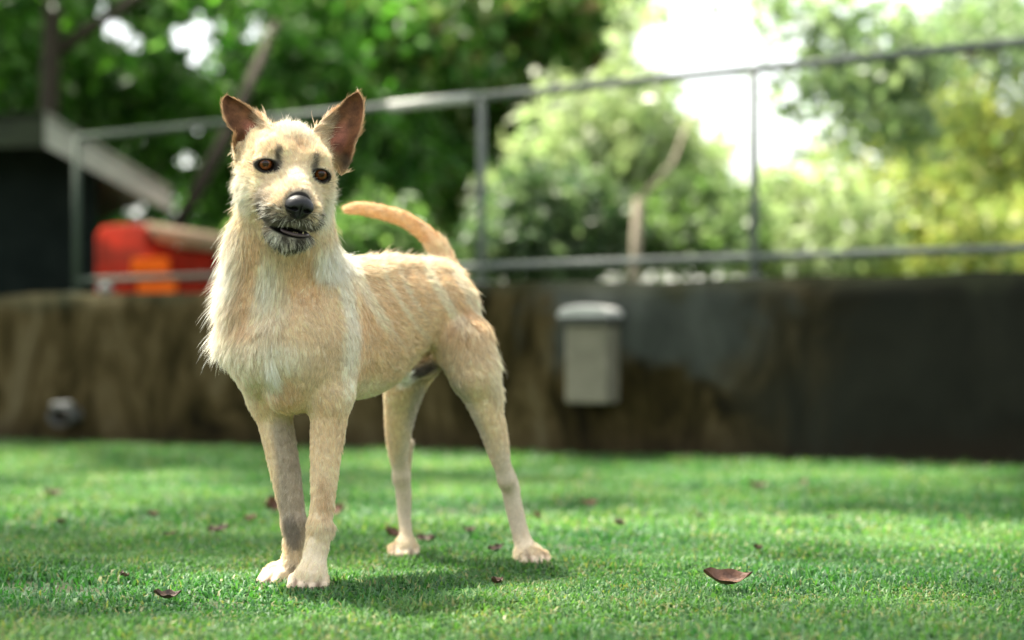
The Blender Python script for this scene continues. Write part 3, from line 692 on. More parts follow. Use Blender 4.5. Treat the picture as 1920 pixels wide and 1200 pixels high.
# --- sample on a rectilinear grid (finer round the head) and extract the surface
def axis(lo, hi, fa, fb, h1=.0036, h2=.0019):
    out = [lo]
    while out[-1] < hi: out.append(out[-1]+(h2 if fa <= out[-1] <= fb else h1))
    return np.array(out, np.float32)
gx = axis(-.55, .10, -.455, -.225); gy = axis(2.50, 3.36, 2.535, 2.80); gz = axis(-.004, .80, .525, .76)
D = np.full((len(gx), len(gy), len(gz)), 9.0, np.float32)
def sdf(p, X, Y, Z):
    if p['t'] == 's':
        d = None
        for a, b, ra, rb in p['segs']:
            e_ = sdf(dict(t='c', a=a, b=b, ra=ra, rb=rb), X, Y, Z); d = e_ if d is None else np.minimum(d, e_)
        return d
    if p['t'] == 'c':
        a, b = p['a'], p['b']; ba = b-a; bb = max(ba@ba, 1e-9)
        px_, py_, pz_ = X-a[0], Y-a[1], Z-a[2]
        t_ = np.clip((px_*ba[0]+py_*ba[1]+pz_*ba[2])/bb, 0, 1)
        return np.sqrt((px_-t_*ba[0])**2+(py_-t_*ba[1])**2+(pz_-t_*ba[2])**2)-(p['ra']+(p['rb']-p['ra'])*t_)
    q = [X-p['c'][0], Y-p['c'][1], Z-p['c'][2]]; m_ = p['M']; k0 = 0; k1 = 0
    for i in range(3):
        l_ = m_[i, 0]*q[0]+m_[i, 1]*q[1]+m_[i, 2]*q[2]; k0 = k0+(l_/p['r'][i])**2; k1 = k1+(l_/p['r'][i]**2)**2
    k0 = np.sqrt(k0); return k0*(k0-1)/(np.sqrt(k1)+1e-6)
for p in PR:
    if p['t'] == 'c':
        rr = max(p['ra'], p['rb']); lo = np.minimum(p['a'], p['b'])-rr; hi = np.maximum(p['a'], p['b'])+rr
    elif p['t'] == 's':
        pts_ = np.array([q for s_ in p['segs'] for q in (s_[0], s_[1])]); rr = max(max(s_[2], s_[3]) for s_ in p['segs']); lo = pts_.min(0)-rr; hi = pts_.max(0)+rr
    else: rr = p['r'].max(); lo = p['c']-rr; hi = p['c']+rr
    mg = p['k']+.012; sl = []
    for g_, l_, h_ in zip((gx, gy, gz), lo-mg, hi+mg):
        i0 = max(int(np.searchsorted(g_, l_)), 0); i1 = min(int(np.searchsorted(g_, h_))+1, len(g_)); sl.append(slice(i0, i1))
    sl = tuple(sl)
    d = sdf(p, gx[sl[0]][:, None, None], gy[sl[1]][None, :, None], gz[sl[2]][None, None, :]).astype(np.float32)
    o_ = D[sl]; k = p['k']
    if p['op'] == '+':
        h = np.clip(k-np.abs(o_-d), 0, None)/k; D[sl] = np.minimum(o_, d)-h*h*k*.25
    else:
        d = -d; h = np.clip(k-np.abs(o_-d), 0, None)/k; D[sl] = np.maximum(o_, d)+h*h*k*.25
def surface_nets(D, gx, gy, gz):
    ins = D < 0
    nx, ny, nz = D.shape; cnt = np.zeros((nx-1, ny-1, nz-1), np.int8)
    cor = [(i, j, k) for i in (0, 1) for j in (0, 1) for k in (0, 1)]
    for i, j, k in cor: cnt += ins[i:nx-1+i, j:ny-1+j, k:nz-1+k]
    act = np.argwhere((cnt > 0) & (cnt < 8)); idm = np.full((nx-1, ny-1, nz-1), -1, np.int32)
    idm[tuple(act.T)] = np.arange(len(act))
    G = (gx, gy, gz); val = {c: D[act[:, 0]+c[0], act[:, 1]+c[1], act[:, 2]+c[2]] for c in cor}
    acc = np.zeros((len(act), 3)); num = np.zeros(len(act))
    for c in cor:
        for ax in range(3):
            if c[ax]: continue
            e_ = list(c); e_[ax] = 1; e_ = tuple(e_)
            va, vb = val[c], val[e_]; cr = (va < 0) != (vb < 0); t_ = np.where(cr, va/np.where(cr, va-vb, 1), 0)
            p_ = np.stack([G[q][act[:, q]+c[q]] for q in range(3)], 1).astype(float)
            p_[:, ax] += t_*(G[ax][act[:, ax]+1]-G[ax][act[:, ax]]); acc += np.where(cr[:, None], p_, 0); num += cr
    V = acc/num[:, None]; Q = []
    for ax in range(3):
        o1, o2 = [(1, 2), (2, 0), (0, 1)][ax]
        s0 = [slice(None)]*3; s1 = [slice(None)]*3; s0[ax] = slice(0, -1); s1[ax] = slice(1, None)
        a_, b_ = ins[tuple(s0)], ins[tuple(s1)]
        e_ = np.argwhere(a_ != b_); e_ = e_[(e_[:, o1] > 0) & (e_[:, o2] > 0) & (e_[:, o1] < D.shape[o1]-1) & (e_[:, o2] < D.shape[o2]-1)]
        flip = a_[tuple(e_.T)]; ids = []
        for d1, d2 in ((1, 1), (0, 1), (0, 0), (1, 0)):
            q = e_.copy(); q[:, o1] -= d1; q[:, o2] -= d2; ids.append(idm[tuple(q.T)])
        ids = np.stack(ids, 1); ids[~flip] = ids[~flip][:, ::-1]; Q.append(ids)
    Q = np.concatenate(Q); return V, Q[(Q >= 0).all(1)]
DV, DQ = surface_nets(D, gx, gy, gz); del D
def smooth_mesh(V, Q, it=3, lam=.5):
    e = np.concatenate([Q[:, [i, (i+1) % 4]] for i in range(4)]); e = np.concatenate([e, e[:, ::-1]])
    n = np.bincount(e[:, 0], minlength=len(V)).astype(float)
    for k in range(it):
        for l_ in (lam, -lam*1.03):
            s_ = np.stack([np.bincount(e[:, 0], V[e[:, 1], q], len(V)) for q in range(3)], 1)/n[:, None]; V = V+l_*(s_-V)
    return V
DV = smooth_mesh(DV, DQ)
n_body = len(DV)
# fur parting fields at every vertex
def vnormals(V, Q):
    a, b_, c_, d_ = V[Q[:, 0]], V[Q[:, 1]], V[Q[:, 2]], V[Q[:, 3]]; fn = np.cross(c_-a, d_-b_); N_ = np.zeros_like(V)
    for i in range(4):
        for q in range(3): N_[:, q] += np.bincount(Q[:, i], fn[:, q], len(V))
    return N_/(np.linalg.norm(N_, axis=1)[:, None]+1e-12)
DN_ = vnormals(DV, DQ)
flow = np.zeros_like(DV); wsum = np.zeros(len(DV)); X, Y, Z = DV.T
eyed = np.full(len(DV), 9.0); mouthd = np.full(len(DV), 9.0)
for p in PR:
    d = sdf(p, X, Y, Z)
    if p['op'] == '+':
        w_ = np.exp(-np.clip(d+.01, 0, None)/.010)
        if p.get('tan'):
            for a, b, ra, rb in p['segs']:
                ws_ = np.exp(-np.clip(sdf(dict(t='c', a=a, b=b, ra=ra, rb=rb), X, Y, Z)+.01, 0, None)/.006); flow += ws_[:, None]*nrm(b-a); wsum += ws_
            continue
        flow += w_[:, None]*p['flow']; wsum += w_
flow /= np.maximum(wsum, 1e-9)[:, None]
for s_, ec in zip((-1, 1), EYES):
    q = (DV-(ec+hf*.012-hu*.0008))@eyeM(s_).T; q[:, 0] += np.where(q[:, 0]*s_ < 0, .003*s_*-0, 0); eyed = np.minimum(eyed, np.sqrt((q[:, 0]/.0134)**2+(q[:, 2]/.0087)**2+(np.clip(np.abs(q[:, 1])-.014, 0, None)/.006)**2))
for c_, rd in ((Hd(.009, .058, -.0825), (.033, .034, .0078)), (Hd(-.025, .040, -.083), (.014, .026, .003)), (Hd(.039, .040, -.083), (.014, .026, .003))):
    q = (DV-c_)@HM.T; mouthd = np.minimum(mouthd, (np.sqrt((q[:, 0]/rd[0])**2+(q[:, 1]/rd[1])**2+(q[:, 2]/rd[2])**2)-1)*rd[2])
TAN = np.array([.78, .54, .31]); LTAN = np.array([.84, .67, .445]); CREAM = np.array([.87, .75, .56]); WHITE = np.array([.91, .86, .74])
GREY = np.array([.36, .315, .27]); DGREY = np.array([.13, .115, .10]); DARK = np.array([.022, .019, .017]); PINK = np.array([.60, .36, .29]); EARB = np.array([.125, .062, .030])
def fields(V):
    """coat colour, hair length, lift from the skin, density at points V"""
    n = len(V); px = CX+V[:, 0]/V[:, 1]*F; py = HY-(V[:, 2]-H)/V[:, 1]*F; Yv = V[:, 1]
    wob = vnoise(V, 21, 30, 2)*7; wb2 = vnoise(V, 22, 30, 2)*7; px_, py_ = px+wob, py+wb2
    col = np.tile(LTAN, (n, 1)); ln = np.full(n, .0115); lf = np.full(n, .26); dn = np.ones(n)
    streak = vnoise(V*np.array([1, 1, .5]), 31, 70, 3)[:, None]
    col = col*(.94+.10*streak)
    def blob(x, y, rx, ry, c=None, s=1.0, l=None, f=None, d=None, y0=0, y1=9, rot=0, soft=.45):
        nonlocal col, ln, lf, dn
        dx, dy = px_-x, py_-y; a_ = R(rot); ux = dx*math.cos(a_)+dy*math.sin(a_); uy = -dx*math.sin(a_)+dy*math.cos(a_)
        q = np.sqrt((ux/rx)**2+(uy/ry)**2); w_ = np.clip((1+soft-q)/(2*soft), 0, 1); w_ = w_*w_*(3-2*w_)*((Yv > y0) & (Yv < y1))
        if c is not None: k = (w_*s)[:, None]; col = col*(1-k)+np.asarray(c)*k
        if l is not None: ln = ln*(1-w_)+l*w_
        if f is not None: lf = lf*(1-w_)+f*w_
        if d is not None: dn = dn*(1-w_)+d*w_
    # flank and back
    blob(780, 590, 110, 70, TAN, .4); blob(745, 492, 125, 16, CREAM, .6, l=.019, f=.75)
    blob(700, 660, 50, 80, TAN, .5); blob(880, 590, 40, 70, TAN, .45, l=.018, f=.35)
    
    blob(690, 740, 60, 30, CREAM, .7, l=.009)
    # pale wiry streaks over the tan of flank and rump
    c_a = px*.79-py*.61; c_l = px*.61+py*.79; bend = 14*np.sin(c_l/70)
    sn = vnoise(np.stack([(c_a+bend)/7, c_l/60], 1), 33, 1.0, 2); sn = np.clip((sn-.02)/.45, 0, 1)
    fm = np.clip((px_-650)/25, 0, 1)*np.clip((945-px_)/40, 0, 1)*np.clip((655-py_)/60, 0, 1)*(Yv > 2.83)
    k = (sn*fm*.6)[:, None]; col = col*(1-k)+(CREAM*.5+WHITE*.5)*k; k = (np.clip(.5-sn, 0, 1)*fm*.5)[:, None]; col = col*(1-k)+TAN*k
    # breast and neck, long wiry mane
    blob(540, 560, 130, 170, None, l=.0105, f=.28, y1=3.0)
    blob(418, 565, 38, 165, WHITE, .85, l=.028, f=.9, y1=2.95)
    blob(480, 500, 34, 100, TAN, .65, y1=2.9); blob(470, 600, 38, 60, TAN, .40, y1=2.9)
    blob(575, 520, 34, 60, TAN, .7, y1=2.85); blob(560, 620, 60, 50, LTAN, .6, y1=2.85)
    blob(507, 570, 30, 90, CREAM, .9, y1=2.85, l=.022); blob(500, 510, 18, 60, WHITE, .6, y1=2.85)
    blob(500, 670, 80, 34, CREAM*.5+WHITE*.5, .85, y1=2.9); blob(505, 705, 14, 34, WHITE, .8, l=.022, f=.5, y1=2.85)
    blob(628, 480, 34, 40, WHITE, .9, l=.020, f=.5, y1=3.0); blob(655, 600, 16, 130, WHITE, .7, l=.013, f=.3, y1=2.95)
    blob(530, 745, 40, 30, TAN, .7, y1=2.9, l=.02)
    blob(455, 700, 40, 60, CREAM, .7, l=.012, f=.45, y1=2.95)
    blob(600, 800, 120, 75, None, l=.0075, f=.2, y1=2.95)
    # forelegs
    leg = (py > 760) & (px < 680)
    blob(619, 800, 45, 70, TAN, .35, l=.013); blob(606, 900, 50, 120, LTAN, .5, l=.010, f=.22, y1=2.83)
    blob(603, 935, 12, 40, TAN*.8, .6, y1=2.83)
    blob(590, 1060, 60, 55, CREAM, .75, l=.008, f=.18, y1=2.83)
    blob(607, 990, 18, 16, CREAM, .4, l=.015, f=.4, y1=2.84)
    blob(535, 880, 55, 130, None, l=.009, f=.2, y0=2.8)
    blob(500, 770, 22, 40, LTAN, .5)
    m_ = (px > 470) & (px < 580) & (py > 750) & (Yv > 2.815) & (Yv < 3)
    k = (np.clip((py-760)/40, 0, 1)*np.clip((1045-py)/60, 0, 1)*np.clip((px-(499+(py-760)*.105)+wob)/14, 0, 1)*m_*.85)[:, None]; col = col*(1-k)+GREY*np.array([1.15, 1.12, 1.05])*k
    blob(546, 1000, 16, 30, GREY*.55, .8, y0=2.83, y1=2.95); blob(540, 1065, 18, 26, CREAM*.85, .8, y0=2.825, y1=2.95)
    blob(545, 1068, 9, 12, DGREY, .7, y0=2.825, y1=2.95); blob(510, 1095, 22, 14, PINK*1.1, .6, y0=2.8, y1=2.95)
    # paws paler with pinkish toes
    for x_, y_ in ((583, 1106), (1005, 1060), (762, 1048), (514, 1088)): blob(x_, y_-4, 42, 22, CREAM*.72+PINK*.28, .9, l=.0034, f=.10)
    # hind legs
    blob(915, 800, 60, 60, LTAN, .6, l=.010, f=.2, y0=3.0); blob(955, 930, 60, 90, CREAM*.5+GREY*.5, .88, l=.006, f=.18, y0=3.0)
    blob(866, 770, 26, 90, GREY*1.35, .85, y0=3.0, rot=-28, l=.007); blob(760, 900, 40, 110, CREAM*.5+GREY*.5, .88, l=.006, f=.18, y0=3.0)
    blob(785, 770, 22, 70, GREY*1.25, .9, y0=3.0, l=.007); blob(732, 770, 20, 90, LTAN, .8, y0=3.0, l=.009)
    blob(915, 620, 40, 90, None, l=.015, f=.4, y0=3.0); blob(935, 690, 18, 60, CREAM, .7, l=.019, f=.55, y0=3.0)
    blob(985, 1020, 30, 22, CREAM, .6, y0=3.0); blob(762, 1015, 26, 22, CREAM, .6, y0=3.0)
    # dark groin and tuft
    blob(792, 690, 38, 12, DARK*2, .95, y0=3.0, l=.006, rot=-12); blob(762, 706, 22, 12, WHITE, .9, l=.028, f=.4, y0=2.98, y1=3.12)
    # tail
    tl = (Yv > 3.1) & (py < 505); k = (tl*.8)[:, None]; col = col*(1-k)+(TAN*np.array([1.04, .99, .92]))*k; ln = np.where(tl, .009, ln); lf = np.where(tl, .25, lf)
    blob(820, 480, 26, 26, CREAM, .6, y0=3.1, l=.015, f=.35)
    # head
    q = (V-E)@HM.T; hr_, hf_, hu_ = q[:, 0], q[:, 1], q[:, 2]
    hd = np.clip((hu_+.125)/.02, 0, 1)*np.clip((hf_+.115)/.03, 0, 1)*(np.abs(hr_) < .10)*(Yv < 2.80)
    hk = hd[:, None]; hc = CREAM*.35+LTAN*.65; col = col*(1-hk*.9)+hc*hk*.9; ln = ln*(1-hd)+.0085*hd; lf = lf*(1-hd)+.42*hd
    def hb(r_, f_, u_, rad, c=None, s=1., l=None, f=None, d=None, sx=1, sy=1, soft=.5):
        nonlocal col, ln, lf, dn
        z_ = np.sqrt(((hr_-r_)/sx)**2+((hu_-u_)/sy)**2+((hf_-f_)*.8)**2)*(1+vnoise(V, 41, 120, 2)*.10)/rad; w_ = np.clip((1+soft-z_)/(2*soft), 0, 1)
        w_ = w_*w_*(3-2*w_)*(Yv < 2.82)
        if c is not None: k_ = (w_*s)[:, None]; col = col*(1-k_)+np.asarray(c)*k_
        if l is not None: ln = ln*(1-w_)+l*w_
        if f is not None: lf = lf*(1-w_)+f*w_
        if d is not None: dn = dn*(1-w_)+d*w_
    hb(0, -.03, .058, .024, WHITE, .7, l=.014, f=.8)                      # tuft on the crown
    hb(.004, -.01, .033, .014, TAN, .6)                                    # tan star
    for s_ in (-1, 1):
        hb(s_*.058, -.02, .012, .020, TAN, .45); hb(s_*.062, .01, .026, .010, CREAM*.7+TAN*.3, .5); hb(s_*.066, -.03, -.055, .030, WHITE, .75, l=.012, f=.7)
        hb(s_*.040, .02, -.05, .022, CREAM, .7, l=.009)
        hb(s_*.028, .01, .022, .0085, DGREY*.9, .85, sy=1.05, sx=.55, l=.009, f=.6)   # dark brow marks
        hb(s_*.0285, .012, .012, .007, DGREY*.7, .85, l=.007); hb(s_*.027, .01, .002, .010, DGREY*.7, .75, l=.005)                   # inner corner
        hb(s_*.034, .045, -.058, .024, GREY*.34, .9, l=.010, f=.5); hb(s_*.030, .048, -.068, .019, DGREY*.8, .9, l=.009, f=.55); hb(s_*.018, .07, -.066, .014, DGREY*.6, .9, l=.005)
    hb(0, .035, -.008, .022, CREAM*.97, .7, sx=.8, l=.007, f=.2)           # bridge
    hb(0, .075, -.056, .018, DGREY*1.2, .85, l=.006); hb(0, .078, -.028, .020, GREY, .75, l=.003, sy=.7)
    hb(.008, .045, -.100, .034, DGREY*.8, .93, l=.0085, f=.6, sx=1.25, sy=.65)      # chin
    hb(-.017, .052, -.092, .0085, WHITE, .98, l=.010, f=.6); hb(.007, .06, -.099, .0085, WHITE*.8+PINK*.15, .95, l=.011, f=.5, sx=.8); hb(.030, .05, -.093, .005, WHITE, .9, l=.006)
    hb(0, .0, -.125, .030, LTAN*.9, .7, l=.010, f=.4)
    return col, ln, lf, dn
dcol, dlen, dlift, dden = fields(DV)
k = np.clip((.0036-mouthd)/.0024, 0, 1)[:, None]; dcol = dcol*(1-k)+DARK*.8*k; dlen *= (1-.8*k[:, 0]); dden = dden*(mouthd > .0006)
nd_ = np.linalg.norm((DV-Hd(.0005, .084, -.037))*1.0, axis=1); k = np.clip((.0245-nd_)/.004, 0, 1)[:, None]; dcol = dcol*(1-k)+DARK*k; dden = dden*(nd_ > .0215)
k = np.clip((1.50-eyed)/.2, 0, 1)[:, None]; dcol = dcol*(1-k)+DARK*k; dlen *= (1-.55*np.clip((2.2-eyed)/.7, 0, 1)); dden = dden*(eyed > 1.32)
for a_, b2 in GAPS:
    d = sdf(dict(t='c', a=a_, b=b2, ra=0, rb=0), *DV.T); k = np.clip((.0075-d)/.005, 0, .75)[:, None]; dcol = dcol*(1-k)+np.array([.20, .12, .08])*k
# --- ears: thin cupped shells set into the head, part of the same mesh
def ear(out, inn, depth, sgn):
    """out / inn: outer and inner rim from base to tip as (px,py,Y)"""
    nt_, ns = 44, 30; t_ = np.linspace(0, 1, nt_); a = cr([P(*q) for q in out], t_); b_ = cr([P(*q) for q in inn], t_)
    s_ = np.linspace(-1, 1, ns); V = []; meta = []
    axis_ = nrm((a[-1]+b_[-1])/2-(a[0]+b_[0])/2)
    for lay in (0, 1):
        for i in range(nt_):
            wid = np.linalg.norm(b_[i]-a[i]); cup = depth*min(1, wid/.03)*(1-.25*t_[i])
            for j in range(ns):
                m_ = (a[i]+b_[i])/2+(b_[i]-a[i])/2*s_[j]; c_ = 1-abs(s_[j])**2.2
                th_ = .0022+.0018*(1-t_[i]); base_ = (1-t_[i])**3*.018
                y = cup*c_+base_*c_
                V.append(m_+np.array([0, 1, 0])*(y+(th_ if lay else -th_)*(1-abs(s_[j])**8)+.0)); meta.append((lay, t_[i], s_[j]))
    V = np.array(V); meta = np.array(meta); Qs = []
    for lay in (0, 1):
        o_ = lay*nt_*ns
        for i in range(nt_-1):
            for j in range(ns-1):
                q = (o_+i*ns+j, o_+i*ns+j+1, o_+(i+1)*ns+j+1, o_+(i+1)*ns+j)
                Qs.append(q if lay == 0 else q[::-1])
    o_ = nt_*ns
    for i in range(nt_-1):
        Qs.append((i*ns, (i+1)*ns, o_+(i+1)*ns, o_+i*ns)); e_ = i*ns+ns-1; Qs.append((e_, o_+e_, o_+e_+ns, e_+ns))
    for j in range(ns-1): e_ = (nt_-1)*ns+j; Qs.append((e_, e_+1, o_+e_+1, o_+e_))
    Qs = np.array(Qs)
    if sgn < 0: Qs = Qs[:, ::-1]
    lay, tt, ss = meta.T; edge = np.abs(ss)
    c = np.tile(EARB*np.array([1.1, .95, .85]), (len(V), 1))
    inner = (lay == 0)
    pk = np.clip(1-np.hypot((tt-.36)/.26, (ss*1.0-.05)/.62), 0, 1)[:, None]*1.6; pk = np.clip(pk, 0, .85); c = c*(1-pk)+np.array([.34, .13, .095])*pk
    tip_ = np.clip((tt-.35)/.4, 0, 1)[:, None]; c = c*(1-tip_*.3)+np.array([.17, .085, .042])*tip_*.3
    back_c = np.array([.46, .28, .14])
    c = np.where(inner[:, None], c, back_c); rim = np.clip((edge-.86)/.1, 0, 1)[:, None]; c = c*(1-rim*.7)+np.array([.55, .36, .19])*rim*.7
    c = c*(1+.45*vnoise(V, 71, 260, 3))[:, None].clip(.45, 1.7)
    bs = np.clip((.22-tt)/.2, 0, 1)[:, None]; c = c*(1-bs*.6)+LTAN*bs*.6
    isd = np.clip((ss*sgn_in(sgn)-.35)/.3, 0, 1)*np.clip((.65-tt)/.3, 0, 1)     # inner edge tufts, pale
    c = c*(1-isd[:, None]*.75)+LTAN*isd[:, None]*.75
    dark = np.clip((-ss*sgn_in(sgn)-.1)/.5, 0, 1)*np.clip(1-np.abs(tt-.14)/.12, 0, 1)
    c = c*(1-dark[:, None]*.8)+DARK*2*dark[:, None]*.8
    ln = np.where(inner, .0032, .006)+.013*isd+.004*rim[:, 0]; lf = np.where(inner, .22, .25)+.25*isd; dn = np.where(inner, .75, 1)
    fl = np.tile(axis_, (len(V), 1))
    fl = fl-isd[:, None]*nrm(b_[5]-a[5])*1.1*1+0
    return V, Qs, c, ln, lf, dn, fl
def sgn_in(s_): return 1.0
Le = ear([(452, 322, 2.725), (446, 298, 2.712), (437, 270, 2.700), (440, 252, 2.698), (426, 234, 2.70), (417, 210, 2.705), (416, 189, 2.71), (424, 179.5, 2.716)],
         [(503, 286, 2.672), (509, 264, 2.672), (512, 244, 2.680), (500, 229, 2.696), (484, 214, 2.704), (464, 199, 2.710), (445, 187, 2.714), (428, 179.5, 2.717)], .022, 1)
Re = ear([(640, 330, 2.755), (655, 309, 2.742), (664, 284, 2.735), (667, 268, 2.732), (676, 246, 2.735), (682, 214, 2.742), (681, 188, 2.748), (672, 173.5, 2.752)],
         [(601, 290, 2.694), (592, 264, 2.696), (588, 244, 2.704), (602, 228, 2.720), (618, 213, 2.728), (636, 199, 2.738), (650, 184, 2.746), (667, 173.5, 2.751)], .024, -1)
for (V_, Q_, c_, l_, f_, d_, fl_) in (Le, Re):
    DQ = np.concatenate([DQ, Q_+len(DV)]); DV = np.concatenate([DV, V_]); dcol = np.concatenate([dcol, c_]); dlen = np.concatenate([dlen, l_])
    dlift = np.concatenate([dlift, f_]); dden = np.concatenate([dden, d_]); flow = np.concatenate([flow, fl_])
dn_all = vnormals(DV, DQ)
# --- materials of the dog
m, t, b = new_mat('dog_skin'); M['skin'] = m
a = t.nodes.new('ShaderNodeAttribute'); a.attribute_name = 'col'
L(t, mixc(t, 1.0, a.outputs['Color'], ramp(t, noise(t, 300, 3, .6, pos(t)), [(.3, (.72, .70, .68)), (.7, (.95, .93, .92))]), 'MULTIPLY'), b.inputs['Base Color'])
b.inputs['Roughness'].default_value = .75; b.inputs['Specular IOR Level'].default_value = .2
bump(t, b, noise(t, 500, 3, .6, pos(t)), .4, .001)
m, t, b = new_mat('dog_hair'); M['hair'] = m
a = t.nodes.new('ShaderNodeAttribute'); a.attribute_name = 'col'
L(t, a.outputs['Color'], b.inputs['Base Color']); b.inputs['Roughness'].default_value = .55; b.inputs['Specular IOR Level'].default_value = .3
tr = t.nodes.new('ShaderNodeBsdfTranslucent'); mx = t.nodes.new('ShaderNodeMixShader'); mx.inputs[0].default_value = .30
L(t, a.outputs['Color'], tr.inputs[0]); L(t, b.outputs[0], mx.inputs[1]); L(t, tr.outputs[0], mx.inputs[2]); L(t, mx.outputs[0], t.nodes['Material Output'].inputs[0])
m, t, b = new_mat('dog_nose'); M['nose'] = m
b.inputs['Base Color'].default_value = (.009, .009, .010, 1); b.inputs['Roughness'].default_value = .46; b.inputs['Specular IOR Level'].default_value = .35
vo = t.nodes.new('ShaderNodeTexVoronoi'); vo.inputs['Scale'].default_value = 900; L(t, pos(t), vo.inputs['Vector']); bump(t, b, vo.outputs['Distance'], .35, .0006)

dog = empty('dog', (*((P(583, 1102, 2.8)+P(760, 1036, 3.26))/2)[:2], 0), 0)
tag(dog, 'wiry cream and tan dog standing on the lawn looking at the camera', 'dog')
body = mesh_obj('body', DV, DQ, M['skin'], None, True); color_attr(body.data, dcol); put(body, dog)

# --- eyes, nose, tongue, teeth
m, t, b = new_mat('dog_eye'); M['eye'] = m
tc = t.nodes.new('ShaderNodeTexCoord'); sp3 = t.nodes.new('ShaderNodeSeparateXYZ'); L(t, tc.outputs['Object'], sp3.inputs[0])
def mth(tt, op, a, b_=None, cl=False):
    n = tt.nodes.new('ShaderNodeMath'); n.operation = op; n.use_clamp = cl
    for s_, v_ in ((n.inputs[0], a), (n.inputs[1], b_)):
        if v_ is None: continue
        if isinstance(v_, (int, float)): s_.default_value = v_
        else: L(tt, v_, s_)
    return n.outputs[0]
rad = mth(t, 'SQRT', mth(t, 'ADD', mth(t, 'POWER', sp3.outputs[0], 2.0), mth(t, 'POWER', sp3.outputs[1], 2.0)))
rn = mth(t, 'MULTIPLY', rad, 1/.0135)
fib = noise(t, 420, 3, .6, tc.outputs['Object'])
L(t, mixc(t, mth(t, 'MULTIPLY', fib, .35), ramp(t, rn, [(.33, (.002, .002, .002)), (.39, (.10, .028, .006)), (.52, (.14, .042, .009)), (.64, (.07, .020, .005)), (.70, (.010, .005, .003)), (.80, (.02, .014, .01))]), (.10, .03, .01)), b.inputs['Base Color'])
b.inputs['Roughness'].default_value = .08; b.inputs['Specular IOR Level'].default_value = .35
import bmesh
for i, ec in enumerate(EYES):
    bm = bmesh.new(); bmesh.ops.create_uvsphere(bm, u_segments=40, v_segments=28, radius=.0135)
    for v_ in bm.verts:
        if v_.co.z > .009: v_.co.z += (v_.co.z-.009)*.25
    me = bpy.data.meshes.new('eye'); bm.to_mesh(me); bm.free(); me.materials.append(M['eye'])
    for p_ in me.polygons: p_.use_smooth = True
    o = bpy.data.objects.new('eye', me); COL.objects.link(o); o.location = Vector(ec+hf*.0005)
    gaze = nrm(hf*.75+np.array([.16, -1, -.02])+hr*(.10 if i else -.10)); o.rotation_euler = Vector(gaze).to_track_quat('Z', 'Y').to_euler(); put(o, dog)
# nose leather from blended volumes on its own fine grid
NP = []
def nsd(loc):
    def el(c, r_): q = (loc-np.array(c))/np.array(r_); k0 = np.linalg.norm(q, axis=-1); k1 = np.linalg.norm(q/np.array(r_), axis=-1); return k0*(k0-1)/(k1+1e-6)
    def smin(a, b_, k): h = np.clip(k-np.abs(a-b_), 0, None)/k; return np.minimum(a, b_)-h*h*k*.25
    d = el((0, .000, .002), (.0205, .015, .0150))
    for s_ in (-1, 1): d = smin(d, el((s_*.0115, .000, -.003), (.0115, .013, .0105)), .006)
    d = smin(d, el((0, .002, -.013), (.0065, .011, .012)), .006)
    for s_ in (-1, 1):
        n_ = el((s_*.0098, .0125, -.0050), (.0056, .011, .0040)); d = -smin(-d, n_, .0015)
        n_ = el((s_*.0165, .0085, -.0065), (.005, .008, .0014)); d = -smin(-d, n_, .0015)
    n_ = el((0, .0145, -.010), (.0008, .005, .013)); d = -smin(-d, n_, .002)
    return d
ga = np.linspace(-.028, .028, 90); gb = np.linspace(-.02, .022, 66); gc = np.linspace(-.032, .024, 90)
A_, B_, C_ = np.meshgrid(ga, gb, gc, indexing='ij'); ND = nsd(np.stack([A_, B_, C_], -1))
NV, NQ = surface_nets(ND, ga, gb, gc); NV = smooth_mesh(NV, NQ, 1)
nose_c = Hd(.0005, .084, -.036)
NW = nose_c+(NV*np.array([.95, 1, .88]))@HM
nose = mesh_obj('nose', NW, NQ, M['nose'], None, True); put(nose, dog)
M['tongue'] = simple('tongue', (.07, .045, .055), (.14, .09, .11), 200, .35, 0, .2, .0005)
M['tooth'] = simple('tooth', (.62, .52, .30), (.75, .66, .45), 300, .3, 0, .1, .0005)
mb = MB(); N = 9; pts = []
for i in range(N):
    a_ = -1+2*i/(N-1); pts.append(Hd(.011+a_*.022, .064-.012*a_*a_, -.0862+.0012*a_*a_))
mb.tube(pts, [.0015]+[.0026]*(N-2)+[.0015], 8); mb.build('lower_lip', M['tongue'], dog, True)
mb = MB()
for i, x_ in enumerate((-.002, .001, .004, .013)):
    c_ = Hd(x_+.009, .0600-.10*x_*x_*8, -.0848); mb.tube([c_-hu*.002, c_+hu*(.0016 if i < 3 else .0045)], [.0017, .0009], 6)
mb.build('teeth', M['tooth'], dog, True)
M['claw'] = simple('claw', (.10, .07, .05), (.2, .15, .11), 200, .6, 0, .1, .0005)
for (t_, fw) in TOES:
    mb = MB(); mb.tube([t_+fw*.003+UP*.001, t_+fw*.0105-UP*.001, t_+fw*.0135-UP*.006], [.0028, .0022, .0007], 8); mb.build('claw', M['claw'], dog, True)

